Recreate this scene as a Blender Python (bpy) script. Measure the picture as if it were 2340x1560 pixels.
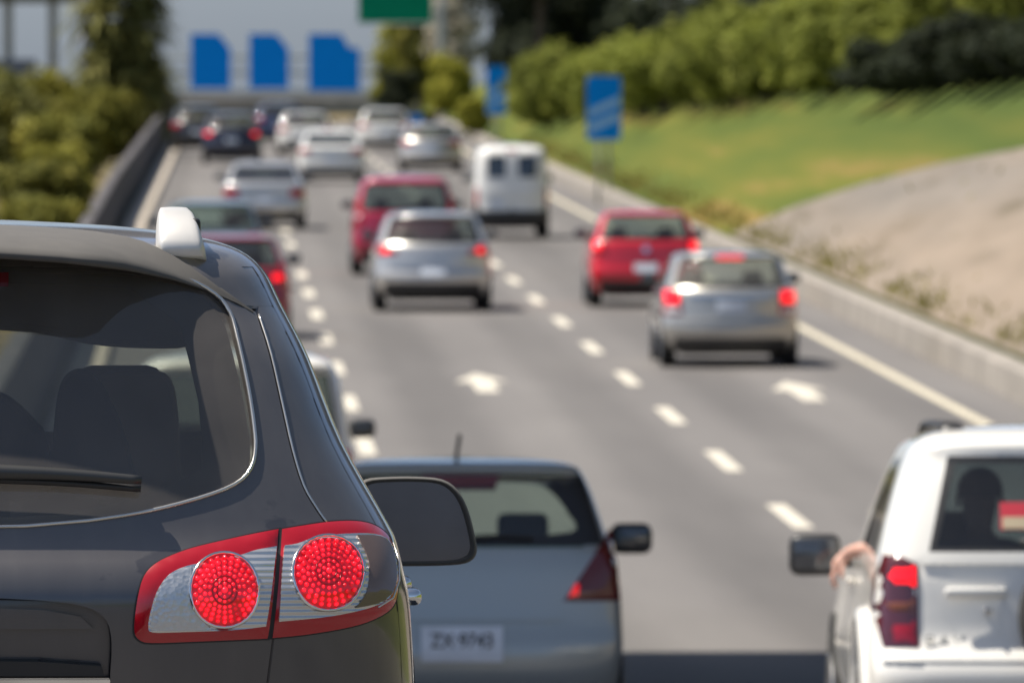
import bpy, bmesh, math, random
from mathutils import Vector, Matrix
from mathutils.geometry import delaunay_2d_cdt
rad = math.radians
for o in list(bpy.data.objects): bpy.data.objects.remove(o)
C = bpy.context.scene.collection
SC = bpy.context.scene

# ------------------------------------------------------------------ camera, sky, sun, exposure
F = 24800.0                       # focal length in photo pixels (a ~380 mm lens)
G = 0.0075                        # grade of the far road
CAMZ = 4.4
cd = bpy.data.cameras.new('Camera'); cam = bpy.data.objects.new('Camera', cd); C.objects.link(cam)
cam.location = (0, 0, CAMZ)
cam.rotation_euler = (rad(90) - (780-221)/F, 0, -(1170-470)/F)
cd.sensor_width = 36; cd.lens = F/2340*36
cd.clip_start = 0.5; cd.clip_end = 20000
cd.dof.use_dof = True; cd.dof.focus_distance = 22.4; cd.dof.aperture_fstop = 12.0
cd.dof.aperture_blades = 9
SC.camera = cam
SUN = Vector((-0.47, 0.075, 0.87)).normalized()
w = bpy.data.worlds.new('World'); SC.world = w; w.use_nodes = True
nt = w.node_tree; bg = nt.nodes['Background']
sky = nt.nodes.new('ShaderNodeTexSky'); sky.sky_type = 'NISHITA'; sky.sun_disc = False
sky.sun_elevation = math.asin(SUN.z); sky.sun_rotation = math.atan2(SUN.x, SUN.y)
sky.air_density = 1.0; sky.dust_density = .9; sky.ozone_density = .8
tint = nt.nodes.new('ShaderNodeMix'); tint.data_type = 'RGBA'; tint.blend_type = 'MULTIPLY'; tint.inputs['Factor'].default_value = 1
stc = nt.nodes.new('ShaderNodeTexCoord'); sxyz = nt.nodes.new('ShaderNodeSeparateXYZ'); nt.links.new(stc.outputs['Generated'], sxyz.inputs[0])
scr = nt.nodes.new('ShaderNodeValToRGB'); scr.color_ramp.elements[0].color = (.60, .72, 1.06, 1); scr.color_ramp.elements[1].color = (1.0, .92, .84, 1); scr.color_ramp.elements[1].position = .4
nt.links.new(sxyz.outputs['Z'], scr.inputs[0]); nt.links.new(scr.outputs[0], tint.inputs['B'])   # cool haze low down, milky sky overhead
nt.links.new(sky.outputs[0], tint.inputs['A']); nt.links.new(tint.outputs['Result'], bg.inputs[0]); bg.inputs[1].default_value = 0.08
sl = bpy.data.lights.new('Sun', 'SUN'); sl.energy = 5.0; sl.angle = rad(0.53); sl.color = (1, .94, .84)
so = bpy.data.objects.new('Sun', sl); C.objects.link(so)
so.rotation_euler = SUN.to_track_quat('Z', 'Y').to_euler()
SC.view_settings.view_transform = 'Standard'; SC.view_settings.look = 'None'
SC.view_settings.exposure = 0.72; SC.view_settings.gamma = 1
SC.render.engine = 'CYCLES'
SC.cycles.use_denoising = True; SC.cycles.max_bounces = 8; SC.cycles.transparent_max_bounces = 16
SC.cycles.sample_clamp_indirect = 6

# ------------------------------------------------------------------ road profile
ROAD = [(-400, 2.9), (-100, 2.75), (-20, 2.62), (0, 2.56), (10, 2.48), (21.6, 2.31), (25.5, 2.20), (32, 1.88), (40, 1.38), (47, .965), (54, .75), (60, .50), (70, .26), (80, .12), (90, .03), (100, 0), (420, 0), (450, -.03), (480, -.3), (520, -1.1),
        (560, -2.2), (620, -4.2), (700, -7.0), (800, -9.6), (1000, -12.0)]
def fz(Y):
    if Y <= ROAD[0][0]: return ROAD[0][1]
    for (a, za), (b, zb) in zip(ROAD, ROAD[1:]):
        if Y <= b: return za + (zb-za)*(Y-a)/(b-a)
    return ROAD[-1][1]
def rz(Y):
    z = sum(fz(Y+d) for d in (-3, -1.5, 0, 1.5, 3))/5 if Y > 35 else fz(Y)
    return z + G*Y
def at(px, py, Y):
    s = F/Y
    return Vector(((px-470)/s, Y, CAMZ - (py-35)/s + G*Y))

# ------------------------------------------------------------------ materials
MATS = {}
def new_mat(name):
    m = bpy.data.materials.new(name); m.use_nodes = True
    return m, m.node_tree, m.node_tree.nodes['Principled BSDF']
def setp(b, **k):
    for n, v in k.items():
        n = n.replace('_', ' ')
        if n in b.inputs:
            b.inputs[n].default_value = v if not (isinstance(v, tuple) and len(v) == 3) else (*v, 1)
def noise(nt, scale, detail=3, coord='Object', stretch=None):
    tc = nt.nodes.new('ShaderNodeTexCoord'); n = nt.nodes.new('ShaderNodeTexNoise')
    n.inputs['Scale'].default_value = scale; n.inputs['Detail'].default_value = detail
    if stretch:
        mp = nt.nodes.new('ShaderNodeMapping'); mp.inputs['Scale'].default_value = stretch
        nt.links.new(tc.outputs[coord], mp.inputs[0]); nt.links.new(mp.outputs[0], n.inputs['Vector'])
    else: nt.links.new(tc.outputs[coord], n.inputs['Vector'])
    return n.outputs['Fac']
def ramp(nt, fac, stops):
    r = nt.nodes.new('ShaderNodeValToRGB'); e = r.color_ramp.elements
    while len(e) < len(stops): e.new(.5)
    for q, (p, c) in zip(e, stops): q.position = p; q.color = (*c, 1)
    nt.links.new(fac, r.inputs[0]); return r.outputs[0]
def mat(name, col, rough=.5, metal=0, var=.12, scale=6, bump=0, bscale=40, **k):
    if name in MATS: return MATS[name]
    m, nt, b = new_mat(name); setp(b, Roughness=rough, Metallic=metal, **k)
    c = ramp(nt, noise(nt, scale), [(.3, tuple(x*(1-var) for x in col)), (.7, tuple(min(1, x*(1+var)) for x in col))])
    nt.links.new(c, b.inputs['Base Color'])
    if bump:
        bp = nt.nodes.new('ShaderNodeBump'); bp.inputs['Strength'].default_value = bump; bp.inputs['Distance'].default_value = .02
        nt.links.new(noise(nt, bscale), bp.inputs['Height']); nt.links.new(bp.outputs[0], b.inputs['Normal'])
    MATS[name] = m; return m
def paint(name, col, metal=.0, rough=.35, coat=1.0, dust=.05, settle=.10):
    """Car paint: clear-coated base, a film of road dust, dark cloth on the inside of the shell."""
    if name in MATS: return MATS[name]
    m, nt, b = new_mat(name)
    setp(b, Roughness=rough, Metallic=metal, Coat_Weight=coat, Coat_Roughness=.03)
    tan = (.32, .28, .24)
    d = ramp(nt, noise(nt, 3.5, 5), [(.35, tuple(c*(1-dust*.3)+t*dust*.3 for c, t in zip(col, tan))), (.75, tuple(c*(1-dust)+t*dust for c, t in zip(col, tan)))])
    g = nt.nodes.new('ShaderNodeNewGeometry'); mx = nt.nodes.new('ShaderNodeMix'); mx.data_type = 'RGBA'
    sp = nt.nodes.new('ShaderNodeSeparateXYZ'); nt.links.new(g.outputs['Normal'], sp.inputs[0])
    mr = nt.nodes.new('ShaderNodeMapRange'); nt.links.new(sp.outputs['Z'], mr.inputs[0]); mr.inputs['From Min'].default_value = .15; mr.inputs['From Max'].default_value = 1; mr.inputs['To Max'].default_value = settle
    ds = nt.nodes.new('ShaderNodeMix'); ds.data_type = 'RGBA'; nt.links.new(mr.outputs[0], ds.inputs['Factor']); nt.links.new(d, ds.inputs['A']); ds.inputs['B'].default_value = (.50, .44, .38, 1); d = ds.outputs['Result']
    nt.links.new(g.outputs['Backfacing'], mx.inputs['Factor']); nt.links.new(d, mx.inputs['A'])
    mx.inputs['B'].default_value = (.09, .085, .08, 1); nt.links.new(mx.outputs['Result'], b.inputs['Base Color'])
    for inp, front, back in (('Metallic', metal, 0), ('Coat Weight', coat, 0), ('Roughness', rough, .9)):
        mm = nt.nodes.new('ShaderNodeMix'); nt.links.new(g.outputs['Backfacing'], mm.inputs['Factor'])
        mm.inputs['A'].default_value = front; mm.inputs['B'].default_value = back; nt.links.new(mm.outputs['Result'], b.inputs[inp])
    MATS[name] = m; return m
def glass(name, tint=(.45, .5, .48), dust=.05, dcol=(.3, .27, .25)):
    if name in MATS: return MATS[name]
    m = bpy.data.materials.new(name); m.use_nodes = True; nt = m.node_tree; nt.nodes.clear()
    out = nt.nodes.new('ShaderNodeOutputMaterial'); tr = nt.nodes.new('ShaderNodeBsdfTransparent'); gl = nt.nodes.new('ShaderNodeBsdfGlossy')
    tr.inputs[0].default_value = (*tint, 1); gl.inputs['Roughness'].default_value = .03; gl.inputs[0].default_value = (1, 1, 1, 1)
    fr = nt.nodes.new('ShaderNodeLayerWeight'); fr.inputs['Blend'].default_value = .5
    pw = nt.nodes.new('ShaderNodeMath'); pw.operation = 'POWER'; nt.links.new(fr.outputs['Facing'], pw.inputs[0]); pw.inputs[1].default_value = 5
    ma = nt.nodes.new('ShaderNodeMath'); ma.operation = 'MULTIPLY_ADD'; nt.links.new(pw.outputs[0], ma.inputs[0]); ma.inputs[1].default_value = .93; ma.inputs[2].default_value = .06
    m1 = nt.nodes.new('ShaderNodeMixShader'); nt.links.new(ma.outputs[0], m1.inputs[0]); nt.links.new(tr.outputs[0], m1.inputs[1]); nt.links.new(gl.outputs[0], m1.inputs[2])
    df = nt.nodes.new('ShaderNodeBsdfDiffuse'); df.inputs[0].default_value = (*dcol, 1)
    m2 = nt.nodes.new('ShaderNodeMixShader')
    mr = nt.nodes.new('ShaderNodeMapRange'); nt.links.new(noise(nt, 7, 6), mr.inputs[0]); mr.inputs['To Min'].default_value = dust*.5; mr.inputs['To Max'].default_value = dust*1.5
    nt.links.new(mr.outputs[0], m2.inputs[0]); nt.links.new(m1.outputs[0], m2.inputs[1]); nt.links.new(df.outputs[0], m2.inputs[2])
    nt.links.new(m2.outputs[0], out.inputs[0]); MATS[name] = m; return m
def lamp(name, col, emit, rough=.15):
    if name in MATS: return MATS[name]
    m, nt, b = new_mat(name)
    setp(b, Base_Color=col, Roughness=rough, Coat_Weight=.6, Coat_Roughness=.03, Emission_Color=col, Emission_Strength=emit)
    MATS[name] = m; return m
def foliage(name, dark, mid, light, rough=.75):
    if name in MATS: return MATS[name]
    m, nt, b = new_mat(name); setp(b, Roughness=rough, Specular_IOR_Level=.15)
    f = noise(nt, 1.3, 5)
    c = ramp(nt, f, [(.3, dark), (.5, mid), (.7, light)])
    oi = nt.nodes.new('ShaderNodeObjectInfo'); hs = nt.nodes.new('ShaderNodeHueSaturation'); mr = nt.nodes.new('ShaderNodeMapRange')
    mr.inputs['To Min'].default_value = .75; mr.inputs['To Max'].default_value = 1.25
    nt.links.new(oi.outputs['Random'], mr.inputs[0]); nt.links.new(mr.outputs[0], hs.inputs['Value']); nt.links.new(c, hs.inputs['Color'])
    nt.links.new(hs.outputs[0], b.inputs['Base Color'])
    tl = nt.nodes.new('ShaderNodeBsdfTranslucent'); nt.links.new(hs.outputs[0], tl.inputs[0])
    mx = nt.nodes.new('ShaderNodeMixShader'); mx.inputs[0].default_value = .3
    o = nt.nodes['Material Output']; nt.links.new(b.outputs[0], mx.inputs[1]); nt.links.new(tl.outputs[0], mx.inputs[2]); nt.links.new(mx.outputs[0], o.inputs[0])
    MATS[name] = m; return m

BLACK = mat('black plastic', (.02, .02, .022), .45)
RUBBER = mat('tyre rubber', (.022, .022, .022), .85)
RIM = mat('alloy', (.42, .42, .43), .35, .9)
CHROME = mat('chrome', (.75, .75, .75), .12, 1)
SEAT = mat('dark seat cloth', (.03, .032, .042), .9)
UNDER = mat('underbody', (.012, .012, .013), .9)
PLATE = mat('plate enamel', (.62, .66, .72), .4)
LIT = lamp('lit brake lamp', (.80, .003, .008), 1.3)
REDLENS = lamp('red lamp lens', (.34, .010, .016), .03)
DARKLENS = lamp('dark red lens', (.10, .012, .014), .02)
CLEAR = lamp('clear lamp lens', (.55, .55, .56), 0)
AMBER = lamp('smoked amber lens', (.20, .06, .03), 0)
CLEARGLASS = glass('car glass', (.62, .70, .66), .05)
TINTED = glass('tinted glass', (.16, .18, .18), .04)

# ------------------------------------------------------------------ mesh helpers
def link(o, parent=None):
    C.objects.link(o)
    if parent is not None: o.parent = parent
    return o
def mesh_obj(name, verts, faces, m, parent=None, smooth=True, normals=None):
    me = bpy.data.meshes.new(name); me.from_pydata([tuple(v) for v in verts], [], faces); me.update()
    me.materials.append(m)
    if smooth:
        for p in me.polygons: p.use_smooth = True
    if normals: me.normals_split_custom_set_from_vertices([tuple(n) for n in normals])
    return link(bpy.data.objects.new(name, me), parent)
def bm_obj(name, bm, m, parent=None, smooth=True):
    me = bpy.data.meshes.new(name); bm.to_mesh(me); bm.free(); me.materials.append(m)
    if smooth:
        for p in me.polygons: p.use_smooth = True
    return link(bpy.data.objects.new(name, me), parent)
def tag(o, label=None, cat=None, group=None, kind=None):
    if label: o['label'] = label
    if cat: o['category'] = cat
    if group: o['group'] = group
    if kind: o['kind'] = kind
    return o
def empty(name, loc, rot=(0, 0, 0)):
    o = bpy.data.objects.new(name, None); C.objects.link(o); o.location = loc; o.rotation_euler = rot; o.empty_display_size = .3
    return o
def copy_tree(o, parent=None):
    c = o.copy(); C.objects.link(c); c.parent = parent
    for ch in list(o.children): copy_tree(ch, c)
    return c
def rbox(bm, c, size, bev=.02, seg=2, rot=None):
    r = bmesh.ops.create_cube(bm, size=1); vs = r['verts']
    for v in vs: v.co = Vector((v.co.x*size[0], v.co.y*size[1], v.co.z*size[2]))
    es = list({e for v in vs for e in v.link_edges})
    if bev:
        rr = bmesh.ops.bevel(bm, geom=es, offset=min(bev, min(size)*.49), segments=seg, profile=.5, affect='EDGES')
        vs = list({v for f in rr['faces'] for v in f.verts} | {v for v in vs if v.is_valid})
    for v in vs:
        if rot: v.co = rot @ v.co
        v.co += Vector(c)
    return vs
def box_obj(name, c, size, m, parent=None, bev=.02, seg=2, rot=None):
    bm = bmesh.new(); rbox(bm, c, size, bev, seg, rot); return bm_obj(name, bm, m, parent)
def sweep(name, path, sec, m, parent=None, closed_sec=True, up=Vector((0, 0, 1)), side=None):
    """sec: list of (a, b) offsets in the frame (side, up) along the path"""
    vs, fs = [], []; n = len(sec)
    for i, p in enumerate(path):
        p = Vector(p); t = (Vector(path[min(i+1, len(path)-1)]) - Vector(path[max(i-1, 0)])).normalized()
        sd = side if side is not None else t.cross(up).normalized()
        u = sd.cross(t).normalized()
        sc = sec[i] if isinstance(sec[0], list) else sec
        for a, b in sc: vs.append(p + sd*a + u*b)
    n = len(sec[0]) if isinstance(sec[0], list) else n
    for i in range(len(path)-1):
        for j in range(n if closed_sec else n-1):
            k = (j+1) % n; fs.append((i*n+j, i*n+k, (i+1)*n+k, (i+1)*n+j))
    if closed_sec: fs.append(tuple(range(n))[::-1]); fs.append(tuple(range((len(path)-1)*n, len(path)*n)))
    return mesh_obj(name, vs, fs, m, parent)
def circ(r, n=10, sx=1, sy=1): return [(r*sx*math.cos(2*math.pi*i/n), r*sy*math.sin(2*math.pi*i/n)) for i in range(n)]
def lathe(name, prof, c, m, parent, n=28, axis='x'):
    vs, fs = [], []; k = len(prof)
    for i in range(n):
        a = 2*math.pi*i/n
        for x, r in prof:
            v = (x, r*math.cos(a), r*math.sin(a)) if axis == 'x' else (r*math.cos(a), r*math.sin(a), x)
            vs.append(Vector(v)+Vector(c))
    for i in range(n):
        for j in range(k-1): fs.append((i*k+j, ((i+1) % n)*k+j, ((i+1) % n)*k+j+1, i*k+j+1))
    fs.append(tuple(i*k for i in range(n))[::-1]); fs.append(tuple(i*k+k-1 for i in range(n)))
    return mesh_obj(name, vs, fs, m, parent)
def inside(p, poly):
    x, y = p; r = False; j = len(poly)-1
    for i in range(len(poly)):
        xi, yi = poly[i]; xj, yj = poly[j]
        if (yi > y) != (yj > y) and x < (xj-xi)*(y-yi)/(yj-yi)+xi: r = not r
        j = i
    return r
def seg_dist(p, poly):
    d = 1e9; x, y = p
    for i in range(len(poly)):
        ax, ay = poly[i-1]; bx, by = poly[i]; dx, dy = bx-ax, by-ay; L = dx*dx+dy*dy
        t = 0 if L == 0 else max(0, min(1, ((x-ax)*dx+(y-ay)*dy)/L))
        d = min(d, math.hypot(x-ax-t*dx, y-ay-t*dy))
    return d
def smooth_poly(pts, n=4, closed=True):
    out = []; N = len(pts)
    for i in range(N if closed else N-1):
        if closed: p0, p1, p2, p3 = (pts[(i+k-1) % N] for k in range(4))
        else: p0, p1, p2, p3 = pts[max(i-1, 0)], pts[i], pts[i+1], pts[min(i+2, N-1)]
        for j in range(n):
            t = j/n
            out.append(tuple(.5*(2*b+(c-a)*t+(2*a-5*b+4*c-d)*t*t+(3*b-a-3*c+d)*t**3) for a, b, c, d in zip(p0, p1, p2, p3)))
    if not closed: out.append(pts[-1])
    return out
def dens(poly, step):
    out = []
    for i in range(len(poly)):
        a, b = poly[i], poly[(i+1) % len(poly)]; L = math.hypot(b[0]-a[0], b[1]-a[1]); k = max(1, int(L/step))
        for j in range(k): out.append((a[0]+(b[0]-a[0])*j/k, a[1]+(b[1]-a[1])*j/k))
    return out
def cdt(outline, holes=(), step=.04):
    loops = [dens(outline, step)] + [dens(h, step) for h in holes]
    vs, es = [], []
    for l in loops:
        b = len(vs); vs += [Vector(p) for p in l]; es += [(b+i, b+(i+1) % len(l)) for i in range(len(l))]
    x0 = min(v.x for v in vs); x1 = max(v.x for v in vs); y0 = min(v.y for v in vs); y1 = max(v.y for v in vs)
    i = 0; y = y0+step*.5
    while y < y1:
        x = x0+step*(.5 if i % 2 else .25)
        while x < x1:
            p = (x, y)
            if inside(p, loops[0]) and not any(inside(p, h) for h in loops[1:]) and min(seg_dist(p, l) for l in loops) > step*.4: vs.append(Vector(p))
            x += step
        y += step*.87; i += 1
    V, E, Fc = delaunay_2d_cdt(vs, es, [], 0, 1e-6)[:3]
    tris = []
    for f in Fc:
        cx = sum(V[i].x for i in f)/len(f), sum(V[i].y for i in f)/len(f)
        if inside(cx, loops[0]) and not any(inside(cx, h) for h in loops[1:]): tris.append(tuple(f))
    return [(v.x, v.y) for v in V], tris
def text_mesh(name, s, size, m, parent, loc, depth=.002, sx=1.0):
    cu = bpy.data.curves.new(name, 'FONT'); cu.body = s; cu.size = size; cu.extrude = depth; cu.align_x = 'CENTER'; cu.align_y = 'CENTER'
    t = bpy.data.objects.new(name, cu); C.objects.link(t); bpy.context.view_layer.update()
    me = bpy.data.meshes.new_from_object(t.evaluated_get(bpy.context.evaluated_depsgraph_get())); bpy.data.objects.remove(t)
    me.transform(Matrix.Translation(Vector(loc)) @ Matrix.Rotation(rad(90), 4, 'X') @ Matrix.Diagonal((sx, 1, 1, 1)))
    me.materials.clear(); me.materials.append(m); me.name = name
    return link(bpy.data.objects.new(name, me), parent)

# ------------------------------------------------------------------ vehicle shells (stack of plan sections)
QR = [0, .15, .3, .45, .6, .72, .82, .89, .94, .97, .99, 1.0]
NS = 20
class Shell:
    def __init__(s, levels, n=4.5, d=.32, bow=.05, nsub=3, fn=3.0, fd=.5, fbow=.18):
        s.n, s.d, s.bow, s.fn, s.fd, s.fbow = n, d, bow, fn, fd, fbow
        s.lv = smooth_poly(levels, nsub, closed=False); s.nsub = nsub
        for i in range(1, len(s.lv)):
            if s.lv[i][0] <= s.lv[i-1][0]: s.lv[i] = (s.lv[i-1][0]+.0005, *s.lv[i][1:])
    def rear_y(s, q, yr, yf):
        d = min(s.d, .33*(yf-yr)); q = min(q, 1)
        return yr + s.bow*q*q + d*(1-(1-q**s.n)**(1/s.n))
    def front_y(s, q, yr, yf):
        d = min(s.fd, .33*(yf-yr)); q = min(q, 1)
        return yf - s.fbow*q*q*min(1, (yf-yr)/2) - d*(1-(1-q**s.fn)**(1/s.fn))
    def half(s, lv):
        z, w, yr, yf = lv
        pts = [(w*q, s.rear_y(q, yr, yf)) for q in QR]
        a = pts[-1][1]; fr = [(w*q, s.front_y(q, yr, yf)) for q in QR][::-1]; b = fr[0][1]
        pts += [(w, a+(b-a)*i/NS) for i in range(1, NS)]
        return pts + fr
    def at(s, z):
        L = s.lv
        if z <= L[0][0]: return L[0][1:]
        for a, b in zip(L, L[1:]):
            if z <= b[0]:
                t = (z-a[0])/(b[0]-a[0]); return tuple(p+(q-p)*t for p, q in zip(a[1:], b[1:]))
        return L[-1][1:]
    def S(s, x, z):
        w, yr, yf = s.at(z); return s.rear_y(abs(x)/max(w, 1e-4), yr, yf)
    def N(s, x, z):
        e = .006; gx = (s.S(x+e, z)-s.S(x-e, z))/(2*e); gz = (s.S(x, z+e)-s.S(x, z-e))/(2*e)
        return Vector((gx, -1, gz)).normalized()
    def P(s, x, z, off=0):
        return Vector((x, s.S(x, z), z)) + s.N(x, z)*off
    def build(s, root, m, gm, part_of, wind=None):
        """part_of(level position, half index, side) -> part name or None"""
        H = [s.half(l) for l in s.lv]; M = len(H[0])-1; R = 2*M
        vs = []
        for l, h in zip(s.lv, H):
            vs += [Vector((x, y, l[0])) for x, y in h] + [Vector((-x, y, l[0])) for x, y in h[M-1:0:-1]]
        faces = {}
        for k in range(len(s.lv)-1):
            for i in range(R):
                j = (i+1) % R; hi = i if i < M else R-1-i
                nm = part_of((k+.5)/s.nsub, hi, 1 if i < M else -1)
                faces.setdefault(nm or '_open', []).append((k*R+i, k*R+j, (k+1)*R+j, (k+1)*R+i))
        top = (len(s.lv)-1)*R
        vs.append(Vector((0, sum(vs[top+i].y for i in range(R))/R, s.lv[-1][0]+.004)))
        for i in range(R): faces['body'].append((top+i, top+(i+1) % R, len(vs)-1))
        bm = bmesh.new(); bv = [bm.verts.new(v) for v in vs]
        for fl in faces.values():
            for f in fl: bm.faces.new([bv[i] for i in f])
        bm.normal_update(); nr = [v.normal.copy() for v in bv]; bm.free()
        out = {}
        for nm, fl in faces.items():
            if nm == '_open': continue
            used = sorted({i for f in fl for i in f}); ix = {v: i for i, v in enumerate(used)}
            base = nm.split(':')[0]
            out[nm] = mesh_obj(base, [vs[i] for i in used], [tuple(ix[i] for i in f) for f in fl], gm.get(base, m), root, True, [nr[i] for i in used])
        return out
    def patch(s, name, poly, m, parent, off=.008, depth=.02, step=.04, dome=0, holes=(), skirt=True):
        V, T = cdt(poly, holes, step)
        pts = []
        for x, z in V:
            o = off
            if dome: o += dome*(1-math.exp(-seg_dist((x, z), poly)/.012))
            pts.append(s.P(x, z, o))
        nrm = [s.N(x, z) for x, z in V] if not dome else None
        vs = list(pts); fs = []
        for t in T:
            a, b, c = (pts[i] for i in t[:3])
            fs.append(t if (b-a).cross(c-a).y < 0 else t[::-1])
        if skirt:
            cnt = {}
            for f in fs:
                for i in range(len(f)):
                    e = (f[i], f[(i+1) % len(f)]); cnt[e] = 1
            mp = {}
            for (a, b) in list(cnt):
                if (b, a) in cnt: continue
                ids = []
                for q in (a, b):
                    if q not in mp:
                        x, z = V[q]; mp[q] = (len(vs), len(vs)+1); vs += [pts[q].copy(), s.P(x, z, off-depth)]
                        if nrm is not None: nrm += [s.N(x, z)]*2
                    ids.append(mp[q])
                fs.append((ids[1][0], ids[0][0], ids[0][1], ids[1][1]))
        return mesh_obj(name, vs, fs, m, parent, True, nrm)

def lerp_levels(L, H, hw, prof):
    return [(z*H, w_*hw, a, L-b) for z, w_, a, b in prof]
# each profile: (z / height, half width / widest, rear inset in m, front inset in m); ints 8..11 bound the glass
PROF = {
 'hatch': [(.15, .85, .22, .3), (.165, .93, .10, .12), (.25, .975, .02, .03), (.36, 1, 0, 0), (.43, 1, .03, .02), (.54, .99, .055, .10), (.63, .97, .075, .42),
           (.68, .94, .10, 1.02), (.70, .925, .12, 1.12), (.79, .875, .19, 1.42), (.88, .82, .27, 1.70), (.935, .775, .33, 1.88), (.966, .73, .30, 2.0), (.985, .62, .42, 2.15), (.996, .42, .72, 2.35), (1, .18, 1.0, 2.5)],
 'wagon': [(.15, .85, .22, .3), (.165, .93, .10, .12), (.25, .975, .02, .03), (.36, 1, 0, 0), (.43, 1, .04, .02), (.54, .99, .06, .10), (.63, .97, .08, .42),
           (.675, .945, .11, 1.05), (.70, .93, .14, 1.15), (.79, .88, .26, 1.45), (.88, .83, .38, 1.75), (.935, .785, .46, 1.95), (.966, .73, .42, 2.05), (.985, .62, .55, 2.2), (.996, .42, .85, 2.4), (1, .18, 1.2, 2.6)],
 'sedan': [(.15, .85, .22, .3), (.165, .93, .10, .12), (.25, .975, .02, .03), (.36, 1, 0, 0), (.45, 1, .03, .02), (.56, .99, .04, .10), (.65, .975, .05, .45),
           (.70, .94, .12, 1.1), (.725, .90, .52, 1.25), (.80, .85, .78, 1.55), (.88, .80, 1.05, 1.85), (.93, .76, 1.25, 2.05), (.962, .72, 1.38, 2.2), (.983, .62, 1.5, 2.3), (.995, .42, 1.75, 2.45), (1, .18, 2.0, 2.6)],
 'mpv':   [(.14, .85, .22, .3), (.155, .93, .10, .12), (.23, .975, .02, .03), (.33, 1, 0, 0), (.40, 1, .02, .02), (.50, .995, .04, .10), (.58, .985, .06, .35),
           (.63, .965, .08, .75), (.655, .95, .10, .85), (.75, .915, .15, 1.15), (.85, .875, .21, 1.45), (.91, .84, .26, 1.65), (.95, .79, .25, 1.8), (.978, .68, .36, 2.0), (.993, .45, .65, 2.2), (1, .18, 1.0, 2.4)],
 'van':   [(.13, .88, .16, .2), (.14, .95, .06, .1), (.20, .98, .01, .02), (.28, 1, 0, 0), (.36, 1, .01, .02), (.46, 1, .015, .05), (.52, 1, .02, .10),
           (.56, .995, .03, .18), (.59, .985, .035, .22), (.70, .965, .05, .38), (.80, .945, .07, .56), (.87, .92, .09, .70), (.93, .88, .12, .85), (.97, .78, .2, 1.0), (.99, .5, .4, 1.3), (1, .18, .7, 1.6)],
 'suv':   [(.17, .85, .22, .3), (.19, .93, .08, .12), (.28, .985, .0, .03), (.35, 1, 0, 0), (.42, 1, .07, .02), (.50, .97, .085, .06), (.585, .955, .095, .30),
           (.625, .945, .11, .95), (.645, .935, .115, 1.05), (.74, .89, .165, 1.30), (.84, .835, .225, 1.55), (.905, .79, .27, 1.72), (.945, .745, .28, 1.85), (.975, .64, .38, 2.0), (.992, .43, .7, 2.2), (1, .18, 1.0, 2.4)],
}
NR = len(QR)-1
def std_part(rear_glass=True, rq=7, sides=((3, 8), (9, 16)), side_glass=True):
    def f(k, i, sd):
        if i < NR:
            if k < 4: return 'rear_bumper'
            if rear_glass and 8 <= k < 11 and i < rq: return None      # the rear window is its own panel, set in the opening
            return 'body'
        if i < NR+NS:
            t = i-NR
            if side_glass and 8 <= k < 11:
                for n, (a, b) in enumerate(sides):
                    if a <= t < b: return 'side_window:%d%d' % (n, sd)
            return 'body'
        if 8 <= k < 11 and i-NR-NS > 3: return 'windscreen'
        return 'body'
    return f
def make_wheel(root, x, y, r, wd=.19, sd=1):
    t = lathe('wheel', [(-wd/2, r*.62), (-wd/2, r*.93), (-wd/2+.025, r), (wd/2-.025, r), (wd/2, r*.93), (wd/2, r*.62)], (x, y, r), RUBBER, root)
    lathe('rim', [(-.03, r*.64), (.012, r*.64), (.0, r*.56), (-.03, r*.50), (.004, r*.2), (.006, r*.02)] if sd > 0 else
          [(-.006, r*.02), (-.004, r*.2), (.03, r*.5), (0, r*.56), (-.012, r*.64), (.03, r*.64)], (x+sd*wd/2, y, r), RIM, t)
def make_mirror(root, sd, x, y, z, m, size=(.20, .10, .14)):
    bm = bmesh.new(); rbox(bm, (sd*(x+size[0]*.5), y, z), size, .045, 3); rbox(bm, (sd*(x-.02), y+.02, z-.04), (.12, .05, .04), .015)
    o = bm_obj('side_mirror', bm, m, root)
    box_obj('mirror_glass', (sd*(x+size[0]*.52), y-size[1]*.5-.001, z+.003), (size[0]*.8, .006, size[2]*.74), mat('mirror glass', (.05, .055, .065), .06, 0, Coat_Weight=1.0), o, .02)
def make_seat(root, x, y, z, m, w=.5, hgt=.62, head=True, lean=.16):
    bm = bmesh.new(); R = Matrix.Rotation(-lean, 3, 'X')
    rbox(bm, (x, y-.02, z+hgt*.5), (w, .14, hgt), .06, 3, Matrix.Rotation(lean, 3, 'X')); rbox(bm, (x, y+.28, z), (w, .5, .16), .05, 3)
    o = bm_obj('seat', bm, m, root)
    if head: box_obj('headrest', (x, y-.09, z+hgt+.12), (.26, .09, .19), m, o, .04, 3)
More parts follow.
